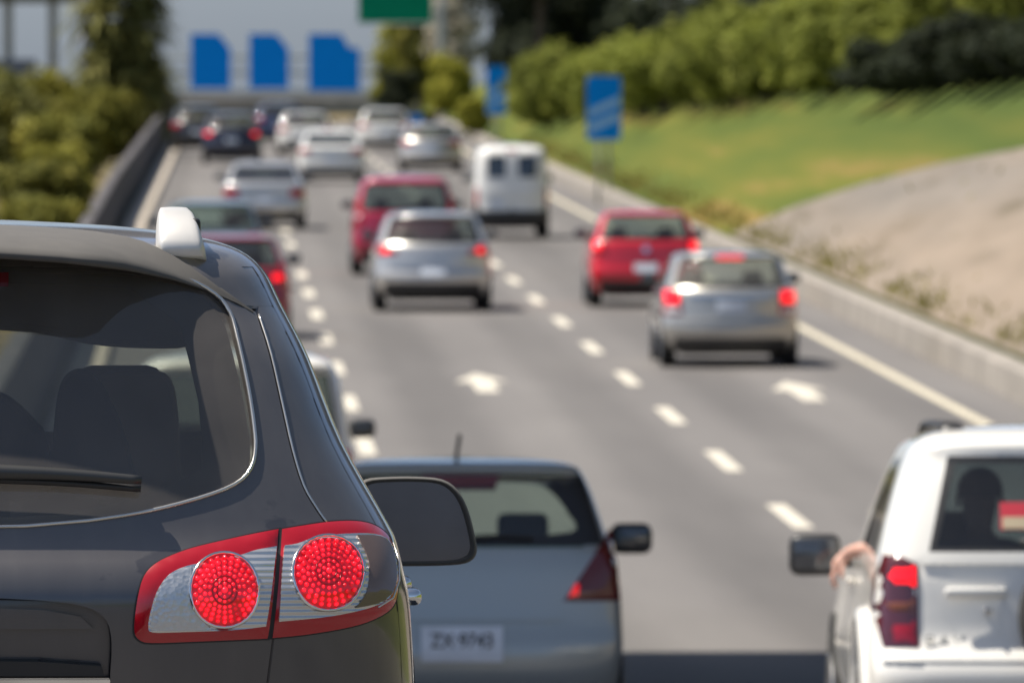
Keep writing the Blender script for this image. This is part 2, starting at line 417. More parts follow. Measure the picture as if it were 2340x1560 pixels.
def base_car(name, label, cat, kind, X, Y, L, H, hw, pm, gm=None, group='cars queuing in the traffic', interior=True, mirror=None, rear_glass=True, yaw=0, seatm=None,
             bottom=None, rq=7, side_glass=True, wheels=.30, glassm=None, shell_kw={}, head=True):
    """Builds the shell, glass, wheels, mirrors and seats of one vehicle; returns (root, shell)."""
    z0, z1 = rz(Y+.75), rz(Y+L-.8); pitch = math.atan2(z1-z0, L-1.55)
    root = empty(name, (X, Y, z0-.75*math.tan(pitch)), (pitch, 0, yaw))
    tag(root, label, cat, group)
    sh = Shell(lerp_levels(L, H, hw, PROF[kind]), **shell_kw); sh.H, sh.hw, sh.L = H, hw, L
    glassm = glassm or CLEARGLASS
    g = {'side_window': glassm, 'windscreen': CLEARGLASS}
    if bottom: g['rear_bumper'] = bottom
    sh.build(root, pm, g, std_part(rear_glass, rq, side_glass=side_glass))
    if rear_glass:
        za, zb = PROF[kind][8][0]*H, PROF[kind][11][0]*H
        lv = lambda z: sh.at(z)[0]
        q = QR[rq]+.004
        poly = [(-q*lv(za), za-.01)] + [(x*lv(za), za-.012) for x in (-.5, 0, .5)] + [(q*lv(za), za-.01)] + [(q*lv(za+(zb-za)*t), za+(zb-za)*t) for t in (.33, .66)] + [(q*lv(zb), zb+.01), (0, zb+.012), (-q*lv(zb), zb+.01)] + [(-q*lv(za+(zb-za)*t), za+(zb-za)*t) for t in (.66, .33)]
        sh.patch('rear_window', poly, glassm, root, off=.003, step=.09, skirt=False)
    r = wheels
    for y in (.75, L-.8):
        for sd in (1, -1):
            make_wheel(root, sd*(hw-.088), y, r, .19, sd)
            lathe('wheel_arch', [(-.06, r*1.16), (.003, r*1.16), (.003, r*1.02)] if sd > 0 else [(-.003, r*1.02), (-.003, r*1.16), (.06, r*1.16)], (sd*hw, y, r*1.03), UNDER, root)
    box_obj('underbody', (0, L/2, H*.16), (hw*1.5, L-.7, H*.10), UNDER, root, .05)
    belt = PROF[kind][8][0]*H
    if mirror:
        for sd in (1, -1): make_mirror(root, sd, hw*.96, L-PROF[kind][9][3]+.02, belt+.05, mirror)
    if interior:
        sm = seatm or SEAT
        for x in (-.37, .37): make_seat(root, x*hw/.85, L-2.15 if kind != 'van' else L-1.45, .38, sm, .46*hw/.85, .58*H/1.46, head)
        make_seat(root, 0, max(1.0, L-3.0), .40, sm, 1.25*hw/.85, .46*H/1.46, False)
        box_obj('dashboard', (0, L-1.28 if kind != 'van' else L-.5, belt-.10), (hw*1.6, .35, .22), BLACK, root, .06)
    return root, sh
def sym(poly): return [(-x, z) for x, z in poly][::-1]
def rect(cx, cz, w_, h, r=.0):
    if r <= 0: return [(cx-w_/2, cz-h/2), (cx+w_/2, cz-h/2), (cx+w_/2, cz+h/2), (cx-w_/2, cz+h/2)]
    out = []
    for sx, sz, a0 in ((1, -1, -90), (1, 1, 0), (-1, 1, 90), (-1, -1, 180)):
        for k in range(5):
            a = rad(a0+k*22.5); out.append((cx+sx*(w_/2-r)+r*math.cos(a), cz+sz*(h/2-r)+r*math.sin(a)))
    return out
def lights(sh, root, poly, m, spot=None, extra=()):
    for side in (1, -1):
        t = sh.patch('tail_light', poly if side > 0 else sym(poly), m, root, off=.004, dome=.012, step=.035)
        if spot: sh.patch('brake_lamp', [(side*x, z) for x, z in spot][::side], LIT, t, off=.012, dome=.012, step=.03)
        for nm, p, mm in extra: sh.patch(nm, [(side*x, z) for x, z in p][::side], mm, t, off=.010, dome=.010, step=.03)
def plate(sh, root, z, w_=.36, h=.13, x=0, m=None):
    return sh.patch('number_plate', rect(x, z, w_, h), m or PLATE, root, off=.016, depth=.03, step=.06)
def wiper(sh, root, z, x0, x1):
    pts = [sh.P(x0+(x1-x0)*i/8, z+.01*math.sin(i/8*3.1), .02) for i in range(9)]
    sweep('rear_wiper', pts, circ(.011, 6), BLACK, root)
def placeY(ground_px): return F*4.4/(ground_px-35)
def gx(px, Y): return (px-470)*Y/F
# ------------------------------------------------------------------ ground, road, kerbs
def sheet(name, xs, ys, zf, m, parent=None, kind='structure'):
    vs, fs = [], []; n = len(xs(ys[0]))
    for y in ys:
        for x in xs(y): vs.append((x, y, zf(x, y)))
    for j in range(len(ys)-1):
        for i in range(n-1): fs.append((j*n+i, j*n+i+1, (j+1)*n+i+1, (j+1)*n+i))
    o = mesh_obj(name, vs, fs, m, parent)
    if kind: o['kind'] = kind
    return o
YS = list(range(-120, 30, 6)) + list(range(30, 100, 2)) + list(range(100, 430, 5)) + list(range(430, 730, 6)) + [760, 800, 900, 1000]
kx = lambda y: max(0, y-230)*.0031
def asphalt_mat():
    m, nt, b = new_mat('sun bleached asphalt'); setp(b, Roughness=.82, Specular_IOR_Level=.35)
    big = noise(nt, .35, 4, stretch=(1.6, .12, 1)); fine = noise(nt, 55, 2)
    c = ramp(nt, big, [(.25, (.105, .098, .093)), (.5, (.132, .123, .117)), (.75, (.158, .148, .140))])
    c2 = ramp(nt, fine, [(.3, (.8, .8, .8)), (.7, (1.12, 1.12, 1.12))])
    mx = nt.nodes.new('ShaderNodeMix'); mx.data_type = 'RGBA'; mx.blend_type = 'MULTIPLY'; mx.inputs['Factor'].default_value = 1
    nt.links.new(c, mx.inputs['A']); nt.links.new(c2, mx.inputs['B'])
    # oil-dark wheel tracks along each lane
    tc = nt.nodes.new('ShaderNodeTexCoord'); wv = nt.nodes.new('ShaderNodeTexWave'); wv.bands_direction = 'X'; wv.inputs['Scale'].default_value = .18; wv.inputs['Distortion'].default_value = .6
    nt.links.new(tc.outputs['Object'], wv.inputs[0])
    c3 = ramp(nt, wv.outputs['Fac'], [(.2, (1.06, 1.06, 1.06)), (.8, (.84, .84, .84))])
    mx2 = nt.nodes.new('ShaderNodeMix'); mx2.data_type = 'RGBA'; mx2.blend_type = 'MULTIPLY'; mx2.inputs['Factor'].default_value = 1
    nt.links.new(mx.outputs['Result'], mx2.inputs['A']); nt.links.new(c3, mx2.inputs['B'])
    nt.links.new(mx2.outputs['Result'], b.inputs['Base Color'])
    bp = nt.nodes.new('ShaderNodeBump'); bp.inputs['Strength'].default_value = .25; bp.inputs['Distance'].default_value = .01
    nt.links.new(fine, bp.inputs['Height']); nt.links.new(bp.outputs[0], b.inputs['Normal']); return m
ASPH = asphalt_mat()
CONC = mat('weathered concrete', (.25, .225, .195), .9, 0, .2, 1.2, .3, 20)
CONCD = mat('shade darkened concrete', (.075, .068, .07), .9, 0, .35, .8, .3, 15)  # concrete with the shade of barrier face and abutments put into its colour
PAINT = mat('worn road paint', (.52, .48, .40), .7, 0, .12, 9)
PAINTY = mat('worn edge line paint', (.50, .45, .34), .7, 0, .12, 5)
sheet('road', lambda y: [-1.75+kx(y)*.9-(16 if y < 24 else 0), 0, 1.7, 3.4, 5.1, 6.8, 8.3, 9.35], YS, lambda x, y: rz(y), ASPH)
def soil_mat(name, stops, scale, st):
    m, nt, b = new_mat(name); setp(b, Roughness=.95, Specular_IOR_Level=.1)
    c = ramp(nt, noise(nt, scale, 8, stretch=st), stops); c2 = ramp(nt, noise(nt, scale*.13, 3, stretch=st), [(.35, (.72, .78, .8)), (.65, (1.2, 1.1, .95))])
    mx = nt.nodes.new('ShaderNodeMix'); mx.data_type = 'RGBA'; mx.blend_type = 'MULTIPLY'; mx.inputs['Factor'].default_value = 1
    nt.links.new(c, mx.inputs['A']); nt.links.new(c2, mx.inputs['B']); nt.links.new(mx.outputs['Result'], b.inputs['Base Color'])
    bp = nt.nodes.new('ShaderNodeBump'); bp.inputs['Strength'].default_value = .6; bp.inputs['Distance'].default_value = .06
    nt.links.new(noise(nt, scale*5, 4), bp.inputs['Height']); nt.links.new(bp.outputs[0], b.inputs['Normal']); return m
DRY = soil_mat('dry verge soil', [(.3, (.07, .065, .03)), (.5, (.16, .13, .07)), (.7, (.22, .17, .10))], .8, (1, .25, 1))
GRASS = soil_mat('mown bank grass', [(.25, (.048, .068, .017)), (.45, (.070, .094, .020)), (.60, (.098, .108, .022)), (.76, (.19, .13, .05)), (.88, (.085, .10, .022))], .9, (.9, .035, .9))
PAVE = soil_mat('pitched stone paving', [(.25, (.115, .102, .084)), (.40, (.172, .152, .137)), (.75, (.208, .183, .166))], 1.6, (.9, .10, .9))
# left of the road: median soil; right: grassed bank; both run on beyond the crest
sheet('median_ground', lambda y: [-70, -40, -20, -10, -5, -2.3, -1.55+kx(y)*.9] if y >= 24 else [-70, -60, -50, -40, -30, -20, -17], YS, lambda x, y: rz(y)-.02+(.0 if x > -3 else (.35 if y > 120 else .05)), DRY)
FOOT = [(60, 17), (150, 15.9), (191, 14.4), (261, 12.3), (335, 10.1), (430, 10.0), (1000, 10.0)]
def foot(y):
    if y <= 60: return 17
    for (a, p), (b, q) in zip(FOOT, FOOT[1:]):
        if y <= b: return p+(q-p)*(y-a)/(b-a)
    return 10
def bank(x, y):
    u = max(0, x-9.5); f = foot(y)-9.5+1.2
    return .40 + .6*min(u, f) + .22*max(0, min(u-f, 18)) + .05*math.sin(x*.9+y*.031)*min(1, u)
zb = lambda x, y: rz(y)+bank(x, y)
sheet('grass_bank', lambda y: [9.5+(foot(y)+1.2-9.5)*t/10 for t in range(11)]+[foot(y)+d for d in (2.2, 4, 7, 12, 19.2, 35, 60)], YS, zb, GRASS)
PE = [(40, 7.4), (120, 5.6), (150, 4.4), (168, 3.25), (178, 2.6), (186, 1.8), (192, .9), (196, .05)]
def pedge(y):
    for (a, p), (b, q) in zip(PE, PE[1:]):
        if y <= b: return p+(q-p)*(y-a)/(b-a)
    return .05
ys = [40+i*6 for i in range(20)] + [160+i*2 for i in range(18)] + [196]
sheet('stone_paved_slope', lambda y: [9.5+pedge(y)*t/10 for t in range(11)], ys, lambda x, y: zb(x, y)+.05, PAVE)
mesh_obj('ground', [(-6000, -2000, -4), (6000, -2000, -4), (6000, 12000, -4), (-6000, 12000, -4)], [(0, 1, 2, 3)], DRY, None, False)['kind'] = 'structure'
# raised kerb on the left, low concrete wall on the right
def wall(name, x0, x1, h, ys, m, lab, cat, kx_=lambda y: 0, bev=.03, kind=None, h2=None):
    vs, fs = [], []
    for y in ys:
        hh = h if h2 is None else h+(h2-h)*(y-ys[0])/(ys[-1]-ys[0]); a, b = x0+kx_(y), x1+kx_(y); z = rz(y)
        vs += [(a-.02, y, z-.1), (a, y, z+hh-bev), (a+bev, y, z+hh), (b-bev, y, z+hh), (b, y, z+hh-bev), (b+.02, y, z-.1)]
    n = 6
    for j in range(len(ys)-1):
        for i in range(n-1): fs.append((j*n+i, (j+1)*n+i, (j+1)*n+i+1, j*n+i+1)[::-1])
    fs += [tuple(range(6)), tuple(range(len(vs)-6, len(vs)))[::-1]]
    o = mesh_obj(name, vs, fs, m, None, False); tag(o, lab, cat, kind=kind); return o
ky = [y for y in YS if -30 <= y <= 440]
wall('kerb', -1.66, -1.24, .11, ky, mat('pale kerb concrete', (.40, .35, .29), .9, 0, .15, 1.5), None, None, lambda y: kx(y), .02, 'structure')
wall('median_barrier', -2.08, -1.86, 1.0, ky, CONCD, 'long barrier coloured dark for its shaded face between the left kerb and the shrubs', 'barrier', lambda y: kx(y)*.9)
wall('low_wall', 9.25, 9.56, .42, ky, CONC, 'long low concrete wall at the foot of the grass bank', 'wall', h2=.3)
# painted markings: dashed lane lines, edge line, arrows
def strips(name, quads, m, off=.004):
    vs, fs = [], []
    for q in quads:
        b = len(vs); vs += [(x, y, rz(y)+off) for x, y in q]; fs.append(tuple(range(b, b+len(q))))
    o = mesh_obj(name, vs, fs, m, None, False); o['kind'] = 'structure'; return o
quads = []; period = .0001115*F*4.4
for X, ph in ((1.63, 1/983), (5.11, 1/915)):
    y0 = F*4.4*ph
    for k in range(-4, 27):
        c = y0+k*period
        for j in range(3): quads.append([(X-.085, c-2.4+1.6*j), (X+.085, c-2.4+1.6*j), (X+.085, c-.8+1.6*j), (X-.085, c-.8+1.6*j)])
strips('lane_markings', quads, PAINT)
strips('edge_line', [[(8.32, a), (8.47, a), (8.47, b), (8.32, b)] for a, b in zip(ky, ky[1:])], PAINTY)
strips('arrow_markings', [[(X-.13, Y-3.4), (X+.13, Y-3.4), (X+.13, Y), (X-.13, Y)] for X, Y in ((3.31, 130.2), (6.96, 127.2))] + [[(X-.32, Y), (X+.32, Y), (X, Y+3.0)] for X, Y in ((3.31, 130.2), (6.96, 127.2))], PAINT)

# ------------------------------------------------------------------ road bridge over the camera's side of the dip: out of frame, its shade falls across the two near lanes
br = empty('road_bridge', (2, 62, rz(62)), (0, 0, 0)); tag(br, 'concrete road bridge whose shade crosses the road ahead of the near cars', 'bridge')
box_obj('deck', (0, 0, 7.6), (60, 18.4, 1.1), CONC, br, .05)
for x in (-13, 16): box_obj('pier', (x, 0, 2.6), (1.6, 15, 8.9), CONC, br, .1)
for y in (-9.0, 9.0): box_obj('parapet', (0, y, 8.6), (60, .3, .9), CONC, br, .03)
# distant overpass beyond the crest
ov = empty('overpass', (2, 705, rz(705)), (0, 0, 0)); tag(ov, 'pale concrete overpass crossing the road far behind the blue signs', 'bridge')
zt = at(600, 224, 705).z-rz(705)
box_obj('deck', (0, 5, zt-.55), (64, 11, 1.1), CONC, ov, .04)
for x in (-13, 15): box_obj('abutment', (x, 6, zt*.5-1.2), (9, 9, zt-.8), CONCD, ov, .05)  # dark concrete carries the shade under the deck in its colour
box_obj('railing', (0, -.2, zt+.25), (64, .08, .5), mat('galvanised steel', (.45, .45, .44), .5, .6), ov, .01)

# ------------------------------------------------------------------ plants
def leaf_mesh(name, blobs, n, size, seed, shell=.55, frond=False):
    rnd = random.Random(seed); vs, fs = [], []; wts = [b[3]*b[4]+b[3]*b[5] for b in blobs]
    for b in rnd.choices(blobs, wts, k=n):
        d = Vector((rnd.gauss(0, 1), rnd.gauss(0, 1), rnd.gauss(0, 1))).normalized(); r = shell+(1-shell)*rnd.random()**.6
        r *= 1+.16*math.sin(d.x*5+seed)*math.cos(d.z*6+b[0])
        c = Vector((b[0]+d.x*b[3]*r, b[1]+d.y*b[4]*r, b[2]+d.z*b[5]*r))
        s = size*rnd.uniform(.55, 1.35)
        nrm = (d+Vector((rnd.uniform(-1, 1), rnd.uniform(-1, 1), rnd.uniform(-.4, 1.2)))*.75).normalized()
        a = nrm.orthogonal().normalized(); a.rotate(Matrix.Rotation(rnd.uniform(0, 6.28), 3, nrm)); t = nrm.cross(a)
        if frond:
            o = Vector(b[:3]); u = (d+Vector((0, 0, .35))).normalized(); sd = u.cross(Vector((0, 0, 1))).normalized()*s*.055; r0 = rnd.uniform(.1, .55)*b[3]; L = s*rnd.uniform(.8, 1.3); i = len(vs)
            p0 = o+u*r0; p1 = p0+u*L*.55; p2 = p1+u*L*.35-Vector((0, 0, L*.30)); vs += [p0-sd, p0+sd, p1+sd*1.2, p1-sd*1.2, p2]; fs += [(i, i+1, i+2, i+3), (i+3, i+2, i+4)]; continue
        i = len(vs); vs += [c-a*s, c+t*s*.5+nrm*s*.12, c+a*s, c-t*s*.5+nrm*s*.12]; fs.append((i, i+1, i+2, i+3))
    me = bpy.data.meshes.new(name); me.from_pydata([tuple(v) for v in vs], [], fs); me.update(); return me
def clump(seed, k, R, h, z0=.25, flat=1):
    rnd = random.Random(seed); out = [(0, 0, z0+h*.45, R*.72, R*.72, h*.45)]
    for i in range(k):
        a = rnd.uniform(0, 6.28); r = R*rnd.uniform(.25, .75); q = R*rnd.uniform(.28, .5)
        out.append((r*math.cos(a), r*math.sin(a), z0+h*rnd.uniform(.2, .85), q, q, q*flat*rnd.uniform(.7, 1.1)))
    return out
BARK = mat('bark', (.09, .07, .05), .95, 0, .3, 5, .5, 14)
F_HEDGE = foliage('hedge leaves', (.085, .10, .016), (.18, .205, .034), (.29, .30, .06))
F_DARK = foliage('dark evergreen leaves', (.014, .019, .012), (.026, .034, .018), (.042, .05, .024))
F_OLIVE = foliage('olive shrub leaves', (.055, .060, .012), (.14, .14, .025), (.29, .26, .05))
F_YEL = foliage('yellow green leaves', (.13, .13, .015), (.24, .235, .028), (.34, .32, .05))
F_PINE = foliage('dull pine needles', (.065, .07, .022), (.15, .15, .045), (.28, .26, .085))
F_RUST = foliage('rusty leaves', (.14, .06, .02), (.22, .10, .035), (.30, .15, .05))
F_PALE = foliage('pale blossom', (.30, .28, .20), (.42, .38, .30), (.5, .46, .38))
PROTO = {}
def plant(key, name, label, cat, blobs, n, size, fm, trunk, loc, group, rot=0, sc=(1, 1, 1), seed=1, part='foliage', stem='stem', shell=.55, frond=False):
    """first call of a key builds the plant with its parts, later ones copy it"""
    if key not in PROTO:
        root = empty(name, (0, 0, 0))
        me = leaf_mesh(part, blobs, n, size, seed, shell, frond); me.materials.append(fm); link(bpy.data.objects.new(part, me), root)
        vs, fs = [], []
        def limb(a, b, r0, r1):
            a, b = Vector(a), Vector(b); t = (b-a).normalized(); s_ = t.orthogonal().normalized(); u = t.cross(s_); k = len(vs)
            for p, r in ((a, r0), ((a+b)/2+s_*r0*.4, (r0+r1)/2), (b, r1)):
                for i in range(7): q = 6.283*i/7; vs.append(p+s_*r*math.cos(q)+u*r*math.sin(q))
            for j in range(2):
                for i in range(7): fs.append((k+j*7+i, k+j*7+(i+1) % 7, k+j*7+7+(i+1) % 7, k+j*7+7+i))
        for l in trunk: limb(*l)
        mesh_obj(stem, vs, fs, BARK, root); PROTO[key] = root; r = root
    else: r = copy_tree(PROTO[key])
    r.location = loc; r.rotation_euler = (0, 0, rot); r.scale = sc
    for k in ('label', 'group'):
        if k in r: del r[k]
    tag(r, label, cat, group); return r
def limbs(h, r, blobs, z0=0): return [((0, 0, -.4), (0, 0, h), r, r*.6)] + [((0, 0, h*.8 if i % 2 else h*.95), (b[0]*.8, b[1]*.8, b[2]), r*.5, r*.12) for i, b in enumerate(blobs[1:7])]
# clipped hedge bushes along the top of the grass bank
rnd = random.Random(7)
HB = [clump(s, 14, 1.45, 1.55, .42) + [(math.cos(s+q*1.3)*.8, math.sin(s*2+q*1.3)*.8, 1.75+.15*((q*s) % 3), .32, .32, .36) for q in range(6)] for s in (11, 12, 13)]
i = 0; Y = 338; shade_fill = []
while Y > 168:
    x = foot(Y)+(.25 if Y > 212 else 1.1)+rnd.uniform(-.25, .35); k = i % 3; s = rnd.uniform(.80, 1.2)
    plant('hedge%d' % k, 'hedge_bush', 'rounded yellow green bush in the hedge row along the top of the grass bank', 'bush', HB[k], 5600, .09, F_HEDGE,
          [((0, 0, -.3), (0, 0, 1.2), .06, .03), ((0, 0, .1), (.5, .2, 1.2), .04, .015), ((0, 0, .1), (-.4, -.3, 1.2), .04, .015)],
          (x, Y, zb(x, Y)-.1), 'bushes of the hedge on the grass bank', rnd.uniform(0, 6.28), (s, s, s*rnd.uniform(.78, 1.0)), 20+k, shell=.45)
    if Y < 214:
        shade_fill.append((foot(Y)-.15, Y))
    i += 1; Y -= 5.2 if Y > 300 else 2.9
# dark evergreen trees behind the hedge
TB = [[(0, 0, 6.5, 2.6, 2.6, 3.2)] + [(2.4*math.cos(a), 2.4*math.sin(a), 4.3+((j*1.7) % 4), 1.8, 1.8, 1.5) for j, a in enumerate([q*.8 for q in range(9)])] + [(0, 0, 9, 1.8, 1.8, 2)] for _ in (0,)][0]
names = ['dark dense evergreen tree behind the hedge on the right bank']
for j, (px, Y, s) in enumerate([(1120, 395, .9), (1235, 385, 1.0), (1330, 400, 1.1), (1420, 375, 1.0), (1530, 360, 1.1), (1640, 345, 1.0), (1760, 330, 1.05), (1890, 300, 1.0), (2040, 285, 1.1), (2180, 262, 1.0), (2330, 240, 1.0), (2500, 225, 1.05), (1290, 440, 1.3), (1480, 430, 1.3), (1700, 400, 1.3), (1980, 360, 1.3), (2250, 300, 1.2)]):
    x = max(gx(px, Y), foot(Y)+1.9)
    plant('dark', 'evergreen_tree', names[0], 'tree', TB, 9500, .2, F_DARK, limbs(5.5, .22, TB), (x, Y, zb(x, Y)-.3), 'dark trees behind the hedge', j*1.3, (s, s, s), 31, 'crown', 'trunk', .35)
# low understorey that fills the gloom beneath those trees
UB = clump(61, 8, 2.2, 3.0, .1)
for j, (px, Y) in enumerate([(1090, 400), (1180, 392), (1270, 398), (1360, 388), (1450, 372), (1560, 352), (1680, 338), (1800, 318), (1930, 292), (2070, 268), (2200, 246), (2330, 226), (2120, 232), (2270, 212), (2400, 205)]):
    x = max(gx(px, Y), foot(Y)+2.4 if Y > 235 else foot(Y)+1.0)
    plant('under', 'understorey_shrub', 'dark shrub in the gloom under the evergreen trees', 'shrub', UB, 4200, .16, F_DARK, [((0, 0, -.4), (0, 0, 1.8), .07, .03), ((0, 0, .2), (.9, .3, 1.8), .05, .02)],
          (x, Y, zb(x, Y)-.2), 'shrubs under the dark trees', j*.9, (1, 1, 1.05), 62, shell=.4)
for j, (x, Y) in enumerate(shade_fill):  # near-black shrubs added to fill in the shade under the hedge
    plant('under', 'understorey_shrub', 'low dark shrub added for the shade at the foot of the hedge towards the right edge of the picture', 'shrub', UB, 4200, .16, F_DARK, [], (x, Y, zb(x, Y)-.1), 'dark shrubs added for the shade below the hedge', j*1.7, (.62, .62, .30+.05*(j % 3)), 62)
# trees on the right verge near the crest
LB = clump(71, 12, 1.7, 6.2, .8)
for px, Y, s, key, fm, lab in ((905, 545, 1.0, 'lt', F_YEL, 'tall yellow green tree beside the green sign'), (960, 505, .95, 'lt2', F_OLIVE, 'olive green tree right of the green sign above the parked looking cars'), (1035, 470, 1.05, 'lt3', F_PALE, 'pale blossoming tree left of the dark evergreens'), (1000, 640, 1.5, 'lt4', F_YEL, 'bright tree rising behind the pale blossoming tree')):
    x = gx(px, Y); lab = lab.replace(' above the parked looking cars', '')
    plant(key, 'verge_tree', lab, 'tree', LB, 4600 if fm is not F_PALE else 2600, .15, fm, limbs(3.5, .13, LB), (x, Y, zb(x, Y)-.3), 'trees on the right verge', .7*Y, (s, s, s), 72+Y, 'crown', 'trunk', .4)
DB = clump(77, 9, 1.3, 3.6, .2)
plant('gap', 'shade_gap_shrub', 'dark shrub added for the shaded gap between the yellow green tree and the bright bush by the far cars', 'shrub', DB, 4200, .12, F_DARK, [((0, 0, -.4), (0, 0, 2), .07, .03)], (gx(905, 470), 470, zb(9.2, 470)-.2), None, 0, (.8, 1, .62), 78, shell=.4)  # near-black shrub stands in for the tree trunk shade in this gap
SB = clump(81, 10, 1.25, 2.4, .1)
for j, (px, Y, lab) in enumerate([(1035, 425, 'bright yellow green bush on the verge below the pale blossoming tree'), (1080, 372, 'low yellow green bush at the verge below the small striped sign')]):
    x = gx(px, Y); s = 1.0 if j == 0 else .55
    plant('bright', 'verge_bush', lab, 'bush', SB, 4600, .1, F_YEL, [((0, 0, -.3), (0, 0, 1.4), .05, .03)], (x, Y, zb(x, Y)-.2), 'bushes on the right verge', j*2.0, (s, s, s), 82)
# shrubs of the planted median on the left
MB_ = [clump(s, 11, 1.15, 1.75, .1) for s in (91, 92, 93)]
labs = {0: 'olive shrub in the planted median left of the dark barrier', 1: 'dull green shrub in the planted median left of the dark barrier', 2: 'yellow green shrub in the planted median left of the dark barrier'}
fms = [F_OLIVE, F_PINE, foliage('median yellow leaves', (.085, .09, .014), (.17, .165, .024), (.29, .26, .05))]
mi = 0
for Y, x0, nx in ((185, -3.1, 2), (203, -3.2, 3), (222, -3.2, 3), (243, -3.3, 3), (265, -3.2, 3), (288, -3.3, 3), (312, -3.2, 4), (340, -3.0, 4), (372, -2.9, 5), (405, -2.8, 5)):
    for q in range(nx):
        k = (mi*7+q*3+int(Y)) % 3
        if Y < 230 and q == 0: k = 2 if mi % 2 else 0
        if Y > 230 and k == 2 and mi % 2: k = 0
        s = rnd.uniform(.62, 1.12)*(1 if q == 0 else 1.2)*(1.0 if Y < 240 else 1.2); x = x0-q*2.1+rnd.uniform(-.3, .3)
        plant('med%d' % k, 'median_shrub', labs[k], 'shrub', MB_[k], 1700 if k == 1 else 3400, .75 if k == 1 else .10, fms[k], [((0, 0, -.3), (0, 0, 1.1), .05, .03), ((0, 0, .1), (.5, .2, 1.1), .03, .015), ((0, 0, .1), (-.5, .2, 1.0), .03, .015)],
              (x, Y+rnd.uniform(-4, 4), rz(Y)+.05), 'shrubs in the planted median', rnd.uniform(0, 6.28), (s, s, s*rnd.uniform(.75, 1.2)), 94+k, shell=.3, frond=(k == 1))
        mi += 1
p = at(365, 300, 392)
plant('rust', 'rusty_shrub', 'rust coloured shrub at the far end of the dark barrier', 'shrub', clump(97, 8, .8, 1.9, .05), 3000, .1, F_RUST, [((0, 0, -.3), (0, 0, 1.1), .05, .03)], (p.x-.35, 392, rz(392)), None, 0, (.7, .7, .95), 98)
# tall ragged tree and poles on the left
PB = [(0, 0, 3.2, 1.1, 1.1, 1.3), (-.6, .2, 4.6, 1.0, 1.0, .9), (.6, -.2, 4.4, .9, .9, 1.0), (.1, .1, 6.0, 1.0, 1.0, 1.2), (.8, .2, 2.9, .75, .75, .8), (-.8, -.2, 3.0, .7, .8, .7), (.75, 0, 5.4, .6, .6, .6), (-.5, 0, 7.3, .9, .9, 1.0), (.4, 0, 2.2, .7, .7, .6)]
p = at(278, 330, 333)
plant('pine', 'pine_tree', 'tall ragged tree above the shrubs left of the road', 'tree', PB, 4400, .85, F_PINE, [((0, 0, -.3), (0, 0, 7.5), .13, .05)]+[((0, 0, b[2]-.6), (b[0], b[1], b[2]), .05, .02) for b in PB], (p.x, 333, rz(333)), None, .4, (1.0, 1.0, .93), 101, 'crown', 'trunk', .2, True)

# weeds along the wall top and at the edges of the paving
rw = random.Random(5); vs, fs = [], []
for _ in range(5200):
    y = rw.uniform(95, 330); u = abs(rw.gauss(0, .22)); x = 9.55+u
    if rw.random() < .05 and y < 195: x = 9.5+rw.random()*pedge(y)
    if math.sin(y*.31)+math.sin(y*.83+1) < rw.uniform(-1.6, .9): continue
    z = zb(x, y)+.03; h = rw.uniform(.04, .17); a = rw.uniform(0, 6.28); d = Vector((math.cos(a), math.sin(a), 0))*.03; b = len(vs); t = Vector((rw.gauss(0, .06), rw.gauss(0, .06), h))
    p = Vector((x, y, z)); vs += [p-d, p+d, p+t]; fs.append((b, b+1, b+2))
tag(mesh_obj('weeds', vs, fs, foliage('weed blades', (.14, .14, .03), (.22, .20, .05), (.28, .24, .07)), None, False), 'yellowish weeds growing along the top of the low wall', 'weeds', kind='stuff')

# ------------------------------------------------------------------ signs and poles
BLUE = mat('sign blue', (.0, .26, .82), .8, 0, .05, 2, Specular_IOR_Level=.15)
BLUEL = mat('sign pale blue stripe', (.34, .58, .88), .8, 0, .06, 2)
GREEN = mat('sign green', (.0, .25, .13), .8, 0, .06, 2, Specular_IOR_Level=.15)
STEEL = mat('painted steel', (.33, .35, .33), .5, .3)
WHITE = mat('sign white', (.75, .77, .78), .5, 0, .04)
def poly_plate(name, pts, y, th, m, parent):
    n = len(pts); vs = [(x, y, z) for x, z in pts] + [(x, y+th, z) for x, z in pts]
    fs = [tuple(range(n))[::-1] if sum((pts[i][0]-pts[i-1][0])*(pts[i][1]+pts[i-1][1]) for i in range(n)) > 0 else tuple(range(n)), tuple(range(n, 2*n))] + [(i, (i+1) % n, n+(i+1) % n, n+i) for i in range(n)]
    bm = bmesh.new(); bv = [bm.verts.new(v) for v in vs]
    for f in fs: bm.faces.new([bv[i] for i in f])
    bmesh.ops.recalc_face_normals(bm, faces=bm.faces); return bm_obj(name, bm, m, parent, False)
Yg = 620; zg = rz(Yg)
def panel_thing(name, lab, cat, corners, Y, m, group=None, border=None, th=.08):
    P = [at(px, py, Y) for px, py in corners]; c = sum(P, Vector())/len(P); zb_ = min(p.z for p in P)
    r = empty(name, (c.x, Y, zb_)); tag(r, lab, cat, group)
    pts = [(p.x-c.x, p.z-zb_) for p in P]; poly_plate('panel', pts, 0, th, m, r)
    if border: poly_plate('border', [(a*1.035, (b-.5*max(q[1] for q in pts))*1.05+.5*max(q[1] for q in pts)) for a, b in pts], .012, th-.03, border, r)
    return r
for cs, lab in (([(436, 78), (500, 78), (527, 112), (527, 204), (436, 204)], 'leftmost of the three blue gantry signs over the road'),
                ([(570, 78), (632, 78), (660, 112), (660, 204), (570, 204)], 'middle one of the three blue gantry signs, narrow with a cut corner'),
                ([(706, 78), (780, 78), (798, 108), (822, 112), (822, 208), (706, 208)], 'rightmost and widest of the three blue gantry signs')):
    panel_thing('gantry_sign', lab, 'sign', cs, Yg, BLUE, 'blue signs on the far gantry')
